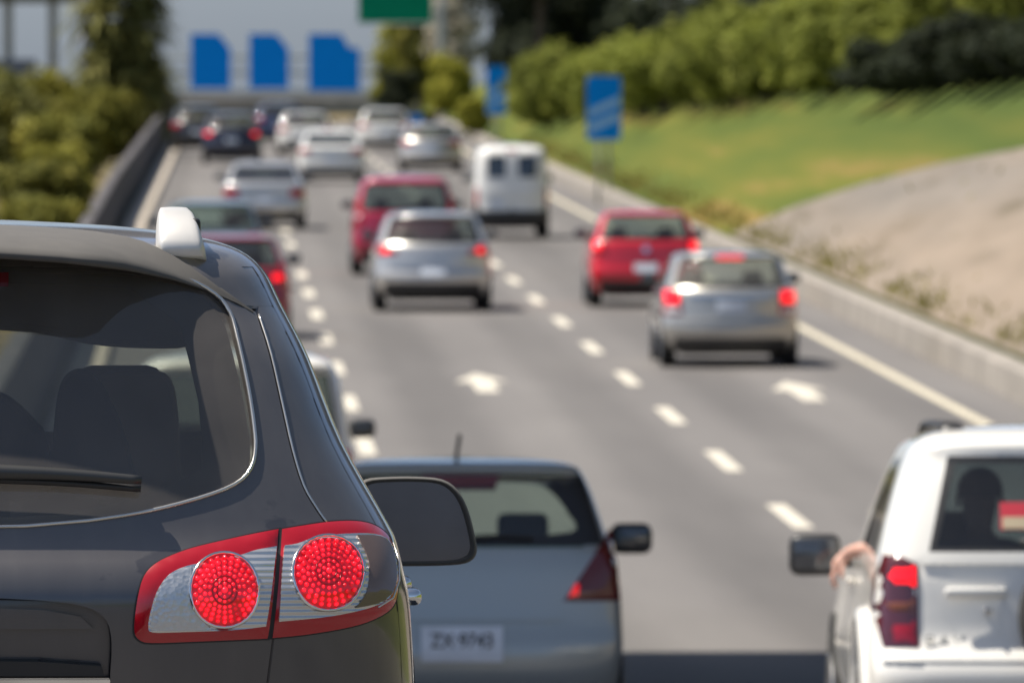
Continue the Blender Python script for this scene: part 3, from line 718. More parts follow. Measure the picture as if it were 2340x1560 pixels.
ga = empty('sign_gantry', (at(630, 300, Yg).x, Yg+.25, zg)); tag(ga, 'grey steel gantry carrying the three blue signs over the far road', 'gantry')
zt = at(600, 150, Yg).z-zg
for zz in (zt+.45, zt-.45): box_obj('beam', (0, .05, zz), (13.5, .16, .16), STEEL, ga, .02)
for x in (-6.7, 6.7): box_obj('post', (x, .05, (zt+.6)/2), (.28, .28, zt+.6), STEEL, ga, .03)
for k in range(13): box_obj('brace', (-6+k, .05, zt), (.06, .06, .86), STEEL, ga, .01, rot=None)
Yg2 = 432
gs = panel_thing('green_sign', 'big green overhead sign cut off by the top of the picture', 'sign', [(820, -120), (987, -120), (987, 52), (820, 52)], Yg2, GREEN, None, WHITE)
gp = empty('sign_pole', (gx(1010, Yg2), Yg2+.3, rz(Yg2))); tag(gp, 'steel pole with an arm that carries the green sign', 'pole')
hp = at(900, -60, Yg2).z-rz(Yg2)
lathe('post', [(0, .18), (hp+.6, .14)], (0, 0, 0), STEEL, gp, 14, 'z'); box_obj('arm', (-2.4, 0, hp), (5.0, .16, .16), STEEL, gp, .02)
def road_sign(px0, px1, py0, py1, Y, lab, base_py, two=True):
    a, b = at(px0, py1, Y), at(px1, py0, Y); cx = (a.x+b.x)/2; x = cx; zbse = zb(x, Y) if x > 9.5 else rz(Y)
    r = empty('road_sign', (cx, Y, zbse)); tag(r, lab, 'sign', 'striped blue signs on the grass bank')
    w_, h, z0 = b.x-a.x, b.z-a.z, a.z-zbse
    pts = rect(0, z0+h/2, w_, h, .07*w_/.8); p = poly_plate('panel', pts, 0, .03, BLUE, r)
    st = .17*h
    for k, zz in ((0, .34), (1, .10)):
        bl, br_ = z0+h*zz, z0+h*(zz+.22)
        poly_plate('stripe', [(-w_*.46, bl), (w_*.46, br_), (w_*.46, br_+st*.75), (-w_*.46, bl+st*.75)], -.004, .006, BLUEL, p)
    for x in ((-.13*w_/.8, .13*w_/.8) if two else (0,)): lathe('post', [(-.4, .04), (z0+h*.9, .04)], (x, .06, 0), STEEL, r, 10, 'z')
road_sign(1341, 1419, 174, 320, 252, 'nearer striped blue sign on two posts on the grass bank', 410)
road_sign(1112, 1158, 152, 262, 352, 'farther striped blue sign against the hedge, higher up the picture', 300)
sb = panel_thing('small_blue_sign', 'small bright blue sign just behind the small silver car', 'sign', [(928, 262), (964, 262), (964, 290), (928, 290)], 425, BLUE, None)
lathe('post', [(-(sb.location.z-rz(425))-.2, .03), (.3, .03)], (0, .12, 0), STEEL, sb, 8, 'z')
# frame of two columns and a beam at the far left, a slate blue board on it, and two lamp posts
Yp = 480
pf = empty('column_frame', (at(70, 300, Yp).x, Yp, rz(Yp))); tag(pf, 'grey green frame of two columns and a beam at the far left', 'frame')
zt = at(70, 8, Yp).z-rz(Yp); cx = pf.location.x
CG = mat('column paint', (.24, .25, .22), .7, 0, .1, 3)
for px in (20, 122): box_obj('column', (gx(px, Yp)-cx, 0, zt/2-.3), (.42, .42, zt+.6), CG, pf, .03)
box_obj('beam', (0, 0, zt+.45), (4.6, .8, .9), mat('beam paint', (.10, .11, .085), .7, 0, .1, 3), pf, .04)
sbp = panel_thing('slate_board', 'slate blue board hanging low between the left columns', 'board', [(-40, 136), (84, 136), (84, 200), (-40, 200)], Yp-1.2, mat('slate board paint', (.10, .13, .19), .6), None)
for x in (-1.0, 1.0): lathe('post', [(-(sbp.location.z-rz(Yp))-.2, .05), (.4, .05)], (x, .15, 0), STEEL, sbp, 8, 'z')
LAMPW = mat('pale lamp post', (.50, .50, .56), .5, .2)
for px, Y, lab in ((192, 440, 'pale lamp post standing left of the ragged tree'), (243, 400, 'pale lamp post standing in front of the ragged tree')):
    r = empty('lamp_post', (gx(px, Y), Y, rz(Y))); tag(r, lab, 'lamp post', 'lamp posts on the median')
    lathe('pole', [(-.3, .10), (.3, .10), (9.4, .06)], (0, 0, 0), LAMPW, r, 12, 'z')
    sweep('arm', [(0, 0, 9.3), (.25, 0, 9.6), (.8, 0, 9.75), (1.5, 0, 9.8)], circ(.035, 8), LAMPW, r); box_obj('lamp_head', (1.75, 0, 9.8), (.7, .26, .12), LAMPW, r, .04)
#SECTION3
# ------------------------------------------------------------------ traffic
GR = 'cars queuing in the traffic'
P_SILV = paint('silver paint', (.60, .57, .53), .6, .3)
P_SILVB = paint('cool silver paint', (.56, .54, .51), .6, .3)
P_WHITE = paint('white paint', (.80, .78, .73), 0, .35)
P_RED = paint('bright red paint', (.60, .006, .022), .0, .3, 1, .01, .03)
P_MAR = paint('raspberry red paint', (.40, .010, .045), .1, .3, 1, .01, .05)
P_GREY = paint('warm silver paint', (.44, .42, .38), .6, .3)
P_TEAL = paint('grey green paint', (.10, .14, .15), .4, .3)
P_NAVY = paint('navy paint', (.014, .018, .04), .2, .3)
P_BLUE = paint('grey blue paint', (.34, .375, .385), .35, .32)
def finish(sh, r, z, pm=None, valance=None):
    if valance: sh.patch('valance', rect(0, valance[0], sh.hw*1.66, valance[1], .04), BLACK, r, off=.006, step=.06)
def std_tail(sh, z0, z1, xin, xout, slope=.02): return [(xin, z0), (xout, z0+slope), (xout-.01, z1), (xin+.02, z1-.01)]
def car(name, label, cat, kind, cx, ground, L, H, hw, pm, **k):
    Y = placeY(ground+13); return base_car(name, label, cat, kind, gx(cx, Y), Y, L, H, hw, pm, group=GR, **k)

# silver estate, right lane
r, sh = car('estate_car', 'warm silver estate car with lit brake lamps nearest in the right lane', 'car', 'wagon', 1672, 829, 4.35, 1.44, .85, P_GREY, mirror=BLACK, shell_kw=dict(bow=.25, d=.30), glassm=glass('pale glass', (.75, .78, .74), .10, (.5, .48, .42)))
lights(sh, r, [(.60, .66), (.83, .66), (.825, .99), (.62, .97)], REDLENS, [(.63, .80), (.81, .80), (.81, .96), (.64, .95)], [('reversing_lamp', [(.62, .675), (.81, .675), (.81, .77), (.63, .77)], CLEAR)])
sh.patch('high_brake_lamp', rect(0, 1.375, .34, .035), LIT, r, off=.012, step=.05)
plate(sh, r, .77); sh.patch('bumper_strip', rect(0, .60, 1.5, .035), P_GREY, r, off=.02, step=.06); finish(sh, r, 0, valance=(.31, .12)); wiper(sh, r, 1.03, 0, .38)
sh.patch('tailgate_trim', rect(0, .895, 1.02, .028), CHROME, r, off=.012, step=.06)
# bright red hatchback, right lane
r, sh = car('hatchback', 'bright red hatchback just ahead of the warm silver estate in the right lane', 'car', 'hatch', 1477, 690, 3.85, 1.46, .83, P_RED, mirror=BLACK)
lights(sh, r, [(.58, .80), (.80, .80), (.79, 1.02), (.62, 1.0)], REDLENS, [(.64, .86), (.78, .86), (.78, .99), (.66, .98)])
plate(sh, r, .60); finish(sh, r, 0, valance=(.32, .16)); wiper(sh, r, 1.05, 0, .35)
sh.patch('badge', [(.055*math.cos(a*.5236), .88+.055*math.sin(a*.5236)) for a in range(12)], CHROME, r, off=.012, step=.03)
# silver hatchback, middle lane
r, sh = car('hatchback', 'silver hatchback in the middle lane in front of the raspberry red people carrier', 'car', 'wagon', 990, 700, 4.25, 1.47, .865, P_SILVB, mirror=BLACK, shell_kw=dict(bow=.25, d=.30), glassm=glass('dim glass', (.4, .45, .45), .06))
lights(sh, r, [(.50, .85), (.83, .83), (.825, 1.0), (.72, 1.0), (.55, .91)], REDLENS, [(.60, .87), (.74, .86), (.76, .95), (.66, .94)])
plate(sh, r, .60); finish(sh, r, 0, valance=(.335, .19)); wiper(sh, r, 1.05, 0, .38)
sh.patch('tailgate_crease', rect(0, .70, 1.3, .03), P_SILVB, r, off=.02, step=.06)
# raspberry people carrier behind it
r, sh = car('people_carrier', 'raspberry red people carrier in the middle lane, half hidden by a silver hatchback', 'car', 'mpv', 926, 617, 4.3, 1.68, .88, P_MAR, mirror=BLACK, glassm=glass('dim glass', (.4, .45, .45), .06))
lights(sh, r, [(.70, .82), (.855, .82), (.83, 1.35), (.74, 1.3)], REDLENS, None, [('reflector', [(.73, .95), (.83, .95), (.82, 1.05), (.735, 1.05)], CLEAR)])
plate(sh, r, .62); finish(sh, r, 0, valance=(.33, .16))
# white microvan, right lane
Y = placeY(546)
r, sh = base_car('van', 'white boxy van with two rear door windows in the right lane', 'van', 'van', gx(1170, Y), Y, 3.9, 1.85, .735, P_WHITE, group=GR, mirror=BLACK, rear_glass=False, interior=False, bottom=BLACK, side_glass=False)
DG = mat('dark van glass', (.02, .025, .027), .08, 0, Coat_Weight=1.0)
for sd in (1, -1):
    d = sh.patch('rear_door', rect(sd*.325, 1.13, .63, 1.16, .05), P_WHITE, r, off=.006, step=.08)
    sh.patch('door_window', rect(sd*.305, 1.42, .36, .42, .05), DG, d, off=.012, step=.08)
lights(sh, r, [(.66, .66), (.725, .66), (.715, 1.0), (.66, 1.0)], REDLENS)
plate(sh, r, .70, .30, .12, -.3); sh.patch('bumper_bar', rect(0, .44, 1.3, .2, .04), BLACK, r, off=.05, depth=.08, step=.08)
sh.patch('high_brake_lamp', rect(0, 1.73, .2, .03), REDLENS, r, off=.012, step=.05)
# saloons and others farther off
def small(name, label, kind, cx, ground, L, H, hw, pm, mirror=BLACK, lit=False, gl=None, tail=None, plz=.78, **kw):
    r, sh = car(name, label, 'car', kind, cx, ground, L, H, hw, pm, mirror=mirror, glassm=gl or glass('dim glass', (.4, .45, .45), .06), **kw)
    zt = H*.58
    lights(sh, r, tail or [(.52, zt-.05), (.82*hw/.85, zt-.04), (.81*hw/.85, zt+.10), (.56, zt+.09)], REDLENS, [(.60, zt-.02), (.76*hw/.85, zt-.02), (.76*hw/.85, zt+.06), (.62, zt+.06)] if lit else None)
    plate(sh, r, plz*H/1.42-.12); finish(sh, r, 0, valance=(.30, .13)); return r, sh
small('saloon_car', 'silver saloon with a dark slit of rear window in the left lane', 'sedan', 604, 512, 4.4, 1.38, .85, P_SILVB, gl=glass('very dim glass', (.12, .14, .14), .04), tail=[(.50, .66), (.83, .66), (.82, .84), (.54, .84)])
r, sh = small('saloon_car', 'grey green car behind the dark sport utility car in the left lane', 'hatch', 481, 651, 4.2, 1.42, .85, P_TEAL, gl=glass('green glass', (.55, .72, .66), .08))
r, sh = small('hatchback', 'dark red hatchback in the left lane, mostly hidden behind the dark sport utility car', 'hatch', 520, 764, 3.9, 1.42, .85, paint('dark red paint', (.26, .008, .022), .1, .3, 1, .02, .12), lit=True, tail=[(.62, .72), (.83, .72), (.80, 1.06), (.70, 1.04)])
Y = 75.0
r, sh = base_car('people_carrier', 'white people carrier in the left lane peeping out right beside the dark sport utility car', 'car', 'mpv', .225, Y, 4.2, 1.88, .83, P_WHITE, group=GR, mirror=BLACK, glassm=glass('dim glass', (.4, .45, .45), .06))
lights(sh, r, [(.70, .8), (.80, .8), (.78, 1.2), (.72, 1.2)], REDLENS); plate(sh, r, .6)
small('saloon_car', 'white saloon in the middle lane, lower one of the overlapping white pair', 'sedan', 757, 405, 4.5, 1.38, .87, P_WHITE)
small('saloon_car', 'white saloon in the middle lane, upper and farther one of the overlapping white pair', 'hatch', 698, 343, 4.3, 1.36, .87, P_WHITE)
small('saloon_car', 'white car in the right lane farthest up, just above the small silver car', 'hatch', 880, 334, 4.4, 1.38, .87, P_WHITE)
small('saloon_car', 'small silver car in the right lane with one bright rear lamp glint', 'wagon', 986, 381, 4.4, 1.36, .86, P_SILV, lit=False, shell_kw=dict(bow=.25, d=.3))
small('saloon_car', 'navy blue car with red tail lamps near the end of the left lane', 'wagon', 530, 362, 4.5, 1.50, .87, P_NAVY, lit=True, shell_kw=dict(bow=.25, d=.3))
small('saloon_car', 'black car beside the kerb ahead of the navy blue car', 'wagon', 452, 338, 4.2, 1.50, .85, paint('black paint', (.01, .011, .014), .1, .3), shell_kw=dict(bow=.25, d=.3))
small('hatchback', 'dark blue car half hidden left of the farthest white saloon', 'hatch', 640, 318, 4.2, 1.42, .85, paint('ink blue paint', (.02, .04, .12), .2, .3))

# ------------------------------------------------------------------ grey blue hatchback straddling the dashed line, lower middle
Y = 53.2; s = F/Y
r, sh = base_car('hatchback', 'grey blue hatchback with a roof aerial in the lower middle, half behind the dark mirror', 'car', 'hatch', gx(1056, Y), Y, 3.95, 1.46, .80, P_BLUE, group=GR, mirror=None,
                 glassm=glass('light rear glass', (.80, .88, .80), .03), rq=6, shell_kw=dict(n=5.0, d=.24))
for sd in (1, -1): make_mirror(r, sd, .80, 1.85, 1.045, BLACK, (.21, .12, .155))
tl = [(.50, .755), (.785, .755), (.755, 1.10), (.735, 1.10), (.62, .93)]
lights(sh, r, tl, DARKLENS, None, [('brake_lamp', [(.525, .775), (.585, .775), (.585, .84), (.56, .84)], lamp('dim brake lamp', (.70, .004, .010), .55))])
pl = plate(sh, r, .545, .40, .17); text_mesh('plate_lettering', 'ZX·9743', .105, BLACK, pl, (0, sh.S(0, .55)-.019, .560), .001, .82)
sh.patch('plate_recess', rect(0, .60, .92, .30, .04), P_BLUE, r, off=.002, depth=.01, step=.06)
sh.patch('high_brake_lamp', [(-.17, 1.31), (.17, 1.31), (.19, 1.36), (-.19, 1.36)], DARKLENS, r, off=.03, depth=.05, step=.05)
sh.patch('tailgate_crease', [(-.48, .66), (.48, .66), (.47, .69), (-.47, .69)], P_BLUE, r, off=.02, step=.05)
sh.patch('window_edge', [(-.70, 1.03), (.70, 1.03), (.60, 1.37), (-.60, 1.37)], BLACK, r, off=.006, depth=.01, step=.05, holes=[smooth_poly([(-.54, 1.09), (0, 1.065), (.54, 1.09), (.535, 1.18), (.44, 1.30), (.30, 1.34), (-.30, 1.34), (-.44, 1.30), (-.535, 1.18)], 3)])
ap = sh.P(0, 1.44); sweep('aerial', [(-.012, ap.y+.15, 1.43), (-.012, ap.y+.10, 1.48), (.0, ap.y-.0, 1.57)], circ(.010, 7), BLACK, r)
wiper(sh, r, 1.055, 0, .35)
# ------------------------------------------------------------------ white sport utility car, lower right
Y = 47.3; s = F/Y
XS = gx(2446, Y)
r, sh = base_car('sport_utility_car', 'white off-road car with a spare wheel on its tailgate at the lower right', 'car', 'suv', XS, Y, 3.8, 1.645, .86, P_WHITE, group=GR, mirror=None, glassm=glass('smoked glass', (.28, .33, .34), .04), wheels=.35,
                 rq=5, shell_kw=dict(n=5.5, d=.30))
SUVZ = r.location.z
for sd in (1, -1): make_mirror(r, sd, .87, 2.15, 1.045, BLACK, (.235, .13, .19))
lights(sh, r, [(.645, 0.665), (.80, 0.665), (.835, 0.825), (.825, 0.965), (.79, 1.070), (.73, 1.070), (.645, 1.025)], mat('smoked lamp body', (.085, .012, .018), .15, 0, Coat_Weight=1.0), None,
       [('brake_lamp', [(.655, 0.930), (.775, 0.930), (.775, 1.025), (.66, 1.020)], LIT), ('clear_lamp', [(.655, 0.895), (.80, 0.895), (.80, 0.920), (.655, 0.920)], CLEAR),
        ('indicator_lamp', [(.66, 0.810), (.79, 0.810), (.79, 0.880), (.66, 0.880)], AMBER), ('rear_reflector', [(.66, 0.680), (.77, 0.680), (.78, 0.785), (.66, 0.785)], lamp('wine red lens', (.30, .006, .02), .05))])
tg = sh.patch('tailgate', rect(0, .765, 1.25, .54, .03), P_WHITE, r, off=.006, step=.06)
sh.patch('tailgate_lip', rect(0, 1.05, 1.27, .05, .015), P_WHITE, tg, off=.022, step=.05)
sh.patch('handle_pocket', [(-.56, 0.895), (-.27, 0.895), (-.30, 0.705), (-.49, 0.705)], P_WHITE, tg, off=.008, depth=.01, step=.05)
box_obj('tailgate_handle', (-.40, sh.S(-.4, 0.900)-.03, .905), (.27, .03, .045), P_WHITE, tg, .012)
lathe('tailgate_lock', [(0, .03), (.016, -0.001), (.03, -0.015)], (-.36, sh.S(-.36, 0.825)-.03, .827), CHROME, tg, 14)
sh.patch('lower_trim', rect(0, .625, 1.62, .05, .02), P_WHITE, r, off=.014, step=.05)
text_mesh('model_badge', 'RAV 4', .075, CHROME, tg, (-.50, sh.S(-.5, .73)-.016, .690), .004, 1.25)
lathe('spare_wheel', [(-.20, .03), (-.20, .22), (-.19, .30), (-.15, .345), (-.03, .345), (.0, .3)], (0, 0, 0), RUBBER, r, 36, 'x').rotation_euler = (0, 0, rad(90))
sp = [o for o in r.children if o.name.startswith('spare_wheel')][0]; sp.location = (.13, sh.S(.2, .8)-.01, .80)
for sd in (1, -1):   # flared wheel arches, quarter windows, roof bars
    vs = []
    lathe('wheel_flare', [(-.05, .47), (.03, .45), (.045, .42), (.045, .37), (.0, .36)] if sd > 0 else [(0, .36), (-.045, .37), (-.045, .42), (-.03, .45), (.05, .47)], (sd*.845, .75, .38), P_WHITE, r, 40)
    sweep('roof_bar', [(sd*.46, .62, 1.595), (sd*.46, .68, 1.625), (sd*.46, .8, 1.635), (sd*.46, 2.0, 1.64), (sd*.46, 2.2, 1.60)], circ(1, 10, .055, .020), BLACK, r)
st = sh.patch('window_sticker', rect(-.20, 1.235, .17, .12, .005), lamp('sticker red', (.55, .03, .05), 0, .5), r, off=.012, depth=.004, step=.05)
sh.patch('sticker_panel', rect(-.20, 1.205, .15, .05), mat('sticker cream', (.55, .45, .30), .6), st, off=.016, depth=.003, step=.05)
sh.patch('window_seal', [(-.60, 1.075), (.60, 1.075), (.505, 1.50), (-.505, 1.50)], BLACK, r, off=.006, depth=.01, step=.06, holes=[[(-.565, 1.10), (.565, 1.10), (.475, 1.47), (-.475, 1.47)]])
wiper(sh, r, 1.12, -.20, .25)
box_obj('door_handle', (-.845, 1.9, .93), (.03, .14, .035), P_WHITE, r, .012)
# driver leaning his arm out of the window
def skin_body(name, chains, m, parent, root_i=0, lv=2):
    """chains: (start vertex or None, [(co, radius), ...]); one connected skinned skeleton"""
    vs, es, rs = [], [], []
    for st_, pts in chains:
        prev = st_
        for co, rr in pts:
            vs.append(co); rs.append(rr)
            if prev is not None: es.append((prev, len(vs)-1))
            prev = len(vs)-1
    me = bpy.data.meshes.new(name); me.from_pydata(vs, es, []); o = bpy.data.objects.new(name, me); C.objects.link(o)
    sk = o.modifiers.new('skin', 'SKIN'); sk.use_smooth_shade = True; sb_ = o.modifiers.new('sub', 'SUBSURF'); sb_.levels = sb_.render_levels = lv
    for v, rr in zip(me.skin_vertices[0].data, rs): v.radius = (rr, rr) if not isinstance(rr, tuple) else rr
    me.skin_vertices[0].data[root_i].use_root = True
    bpy.context.view_layer.update(); dg = bpy.context.evaluated_depsgraph_get()
    ev = bpy.data.meshes.new_from_object(o.evaluated_get(dg)); bpy.data.objects.remove(o)
    ev.name = name; ev.materials.clear(); ev.materials.append(m)
    for p_ in ev.polygons: p_.use_smooth = True
    return link(bpy.data.objects.new(name, ev), parent)
SKIN = mat('bare skin', (.50, .29, .225), .55, 0, .1, 20, Subsurface_Weight=.15)  # one even skin tone for arm and face
SHIRT = mat('dark shirt', (.05, .06, .09), .9)
pr = empty('person', tuple(r.matrix_basis @ Vector((-.285, 1.42, .595))), tuple(r.rotation_euler)); tag(pr, 'driver of the white off-road car resting a bare forearm out of the window', 'person')
# local frame: seat cushion at the origin; the left arm (x < 0) passes over the sill at x = -.42, z = .50
arm0 = [((-.14, .02, .47), .06), ((-.25, .06, .42), .058), ((-.36, .13, .435), .05), ((-.46, .24, .475), .043), ((-.535, .33, .475), .036), ((-.585, .36, .455), .030), ((-.61, .36, .42), .034), ((-.625, .36, .395), .032)]
ch = [(None, [((0, .02, .08), .13), ((0, 0, .24), .135), ((0, -.01, .40), .15), ((0, -.01, .50), .10), ((0, 0, .56), .055), ((0, .02, .62), .07), ((0, .02, .70), .095), ((0, .015, .77), .085), ((0, .01, .81), .05)]),
      (2, arm0)]
wi = 9+len(arm0)-1
fing = [(-.030, .012, .040), (-.012, .014, .055), (.008, .014, .052), (.026, .012, .042)]
for k, (dy, dx, ln) in enumerate(fing):
    b = Vector((-.632, .36+dy, .375)); ch.append((wi, [(tuple(b), .011), (tuple(b+Vector((-.012, dy*.15, -ln*.5))), .0098), (tuple(b+Vector((-.008, dy*.2, -ln))), .009), (tuple(b+Vector((.006, dy*.2, -ln*1.35))), .008)]))
ch.append((wi-1, [((-.60, .318, .405), .012), ((-.605, .300, .375), .011), ((-.605, .292, .35), .009)]))
ch.append((2, [((.16, .02, .46), .065), ((.24, .12, .32), .05), ((.22, .30, .28), .042), ((.18, .42, .36), .034)]))
ch.append((0, [((-.11, .22, .08), .085), ((-.13, .44, .07), .065), ((-.13, .60, -.18), .05)])); ch.append((0, [((.11, .22, .08), .085), ((.13, .44, .07), .065), ((.13, .60, -.18), .05)]))
body = skin_body('body', ch, SKIN, pr)
bm = bmesh.new(); bmesh.ops.create_uvsphere(bm, u_segments=20, v_segments=12, radius=1)
for v in bm.verts: v.co = Vector((v.co.x*.105, v.co.y*.105-.005, v.co.z*.11+.745)) if True else v.co
bmesh.ops.delete(bm, geom=[v for v in bm.verts if v.co.z < .70 or (v.co.y > .06 and v.co.z < .79)], context='VERTS')
bm_obj('hair', bm, mat('dark hair', (.02, .015, .012), .8), pr)
skin_body('shirt', [(None, [((0, .02, .06), .145), ((0, 0, .24), .150), ((0, -.01, .40), .165), ((0, -.01, .495), .115)]), (2, [((-.14, .02, .47), .075), ((-.24, .055, .425), .07)]), (2, [((.16, .02, .46), .078), ((.23, .10, .34), .066)])], SHIRT, pr)
bm = bmesh.new()
for sx in (-.035, .035): rbox(bm, (sx, .108, .72), (.026, .012, .012), .005)
rbox(bm, (0, .118, .695), (.026, .03, .045), .01); rbox(bm, (0, .104, .655), (.05, .012, .012), .005)
for sx in (-.098, .098): rbox(bm, (sx, .01, .70), (.02, .04, .06), .01)
bm_obj('face_features', bm, SKIN, pr)
#SECTION4
# ------------------------------------------------------------------ dark grey sport utility car in the left foreground
P_DARK = paint('dark metallic grey paint', (.062, .063, .074), .6, .33, 1.0, .09, .5)
_n = P_DARK.node_tree; _b = _n.nodes['Principled BSDF']; _l = _b.inputs['Base Color'].links[0]; _src = _l.from_socket
_st = ramp(_n, noise(_n, 22, 5, stretch=(1.0, 1.0, .16)), [(.35, (.93, .93, .94)), (.6, (1.0, 1.0, 1.0)), (.75, (1.07, 1.06, 1.05))])
_wm = ramp(_n, noise(_n, 5.5, 4, stretch=(1, 1, 1.6)), [(.66, (1, 1, 1)), (.69, (.66, .68, .74))])
_m1 = _n.nodes.new('ShaderNodeMix'); _m1.data_type = 'RGBA'; _m1.blend_type = 'MULTIPLY'; _m1.inputs['Factor'].default_value = 1
_m2 = _n.nodes.new('ShaderNodeMix'); _m2.data_type = 'RGBA'; _m2.blend_type = 'MULTIPLY'; _m2.inputs['Factor'].default_value = 1
_n.links.new(_src, _m1.inputs['A']); _n.links.new(_st, _m1.inputs['B']); _n.links.new(_m1.outputs['Result'], _m2.inputs['A']); _n.links.new(_wm, _m2.inputs['B']); _n.links.new(_m2.outputs['Result'], _b.inputs['Base Color'])
_rr = _n.nodes.new('ShaderNodeMapRange'); _n.links.new(noise(_n, 9, 5), _rr.inputs[0]); _rr.inputs['To Min'].default_value = .02; _rr.inputs['To Max'].default_value = .16; _n.links.new(_rr.outputs[0], _b.inputs['Coat Roughness'])
FY, FX = 21.6, -.548
f0, f1 = rz(FY+.95), rz(FY+3.65); fp = math.atan2(f1-f0, 2.7)
fr = empty('sport_utility_car', (FX, FY, f0-.95*math.tan(fp)), (fp, 0, 0))
tag(fr, 'dark grey sport utility car with glowing round rear lamps, in focus at the left', 'car', GR)
LV = [(.20, .80, .25, 4.35), (.24, .88, .08, 4.5), (.40, .955, .0, 4.62), (.60, .972, .045, 4.65), (.72, .974, .028, 4.6), (.90, .964, .010, 4.4), (.965, .953, .018, 4.2),
      (1.03, .938, .052, 3.95), (1.075, .917, .072, 3.6), (1.235, .828, .125, 3.2), (1.404, .761, .20, 2.95), (1.511, .707, .26, 2.75), (1.592, .664, .30, 2.6), (1.636, .601, .36, 2.5), (1.662, .50, .55, 2.4), (1.682, .35, .85, 2.3), (1.695, .15, 1.2, 2.1)]
fs = Shell(LV, n=5.0, d=.42, bow=.07, nsub=4, fn=3, fd=.6, fbow=.2)
QC = 9
def fg_part(k, i, sd):
    if i < QC and 2 <= k < 12: return None
    if i >= NR and i < NR+NS and 8 <= k < 11:
        t = i-NR
        for n, (a, b) in enumerate(((2, 7), (8, 13), (14, 18))):
            if a <= t < b: return 'side_window:%d%d' % (n, sd)
    if i >= NR+NS and 8 <= k < 11 and i-NR-NS > 3: return 'windscreen'
    return 'body'
fs.build(fr, P_DARK, {'side_window': glass('privacy glass', (.75, .8, .76), .05), 'windscreen': glass('windscreen glass', (.8, .88, .82), .05)}, fg_part)
def fpx(px, py, y=None):
    """photo pixel -> (x, z) on the tailgate surface (or on the plane y of the car)"""
    yy = .1 if y is None else y
    for _ in range(12):
        s = F/(FY+yy); x = (px-470)/s-FX; z = CAMZ-(py-35)/s - (fr.location.z-G*FY) - yy*(math.tan(fp)-G)
        if y is None:
            x = max(-.985*fs.at(z)[0], min(.985*fs.at(z)[0], x)); yy = fs.S(x, z)
    return (x, z)
X0PX = -160
def half_sym(pts):
    """right half outline from the centre line round to the centre line, mirrored"""
    return pts + [(-x, z) for x, z in pts[::-1] if abs(x) > 1e-4]
zc = lambda py: fpx(X0PX, py)[1]
LIP = [fpx(*p) for p in [(-160, 588), (0, 592), (150, 602), (300, 620), (400, 641), (470, 663), (540, 692), (583, 716)]]
def lip_z(x):
    x = abs(x)
    for (a, za), (b, zb_) in zip(LIP, LIP[1:]):
        if x <= b: return za+(zb_-za)*(x-a)/(b-a)
    return LIP[-1][1]
LIPZ = lip_z
GLR = smooth_poly([fpx(*p) for p in [(200, 1190), (330, 1170), (450, 1140), (535, 1108), (572, 1072), (583, 1025), (580, 975), (570, 905), (556, 835), (541, 770), (525, 715), (490, 672), (420, 636), (300, 612)]], 3, False)
GL = half_sym([(0, zc(1207)), fpx(60, 1202)] + GLR + [(0, zc(596))])
SHUT = smooth_poly([fpx(*p) for p in [(585, 714), (590, 730), (615, 810), (640, 920), (665, 1030), (690, 1110), (718, 1160), (742, 1195)]], 3, False)
LOW = [fpx(643, 1212), fpx(622, 1458), fpx(608, 1565)]
REC = half_sym([(0, .50), (fpx(250, 1560)[0], .50)] + smooth_poly([fpx(*p) for p in [(252, 1540), (255, 1470), (244, 1420), (208, 1391), (130, 1375), (0, 1366)]], 3, False) + [(0, zc(1362))])
tail_out = half_sym([(0, .44), (LOW[-1][0]-.01, .44)] + LOW[::-1] + SHUT[::-1] + [(x, LIPZ(x)+.012) for x in (.60, .52, .44, .36, .28, .2)] + [(0, zc(575))])
tg = fs.patch('tailgate', tail_out, P_DARK, fr, off=0, depth=.02, step=.035, holes=[GL], skirt=True) if False else None
def panel_cut(name, outline, holes, m, parent, off=0, depth=.018, step=.03):
    o = fs.patch(name, outline, m, parent, off=off, depth=depth, step=step, holes=holes, skirt=True)
    # keep the true surface normals on the face, so neighbouring panels shade as one body
    return o
tg = panel_cut('tailgate', tail_out, [GL, [(x, z+.0) for x, z in REC if True]], P_DARK, fr)
WB = [(.972*fs.at(z)[0], z) for z in [.40+.0331*i for i in range(37)] if z < 1.50]
for sd in (1, -1):
    q = [(.46, .40)] + WB + [(.972*fs.at(1.511)[0], 1.511), (SHUT[0][0]+.006, 1.511)] + [(x+.005, z) for x, z in SHUT] + [(x+.005, z) for x, z in LOW] + [(LOW[-1][0]-.005, .44), (.46, .43)]
    panel_cut('rear_quarter', q if sd > 0 else sym(q), [], P_DARK, fr)
fs.patch('rear_window', GL, glass('smoked rear glass', (.52, .52, .49), .20, (.33, .30, .28)), fr, off=-.006, step=.06, skirt=False)
BEAD = mat('bright edge bead', (.62, .60, .56), .25, .9)  # pale metal for thin beads along edges
def bead(name, pts, r, m, parent, off=.002):
    return sweep(name, [fs.P(x, z, off) for x, z in pts], circ(r, 8), m, parent)
bead('glass_edge_highlight', [(x, z) for x, z in GL[:len(GL)//2]], .0042, BEAD, tg); bead('glass_edge_highlight', [(-x, z) for x, z in GL[:len(GL)//2]], .0042, BEAD, tg)  # bright beads stand in for the highlight on the body edge round the glass
for sd in (1, -1): bead('shut_line_highlight', [(sd*(x+.004), z) for x, z in SHUT[2:]], .0026, BEAD, fr, .001)  # bright bead stands in for the highlight along the shut line
INT = mat('cabin trim', (.055, .050, .048), .9)
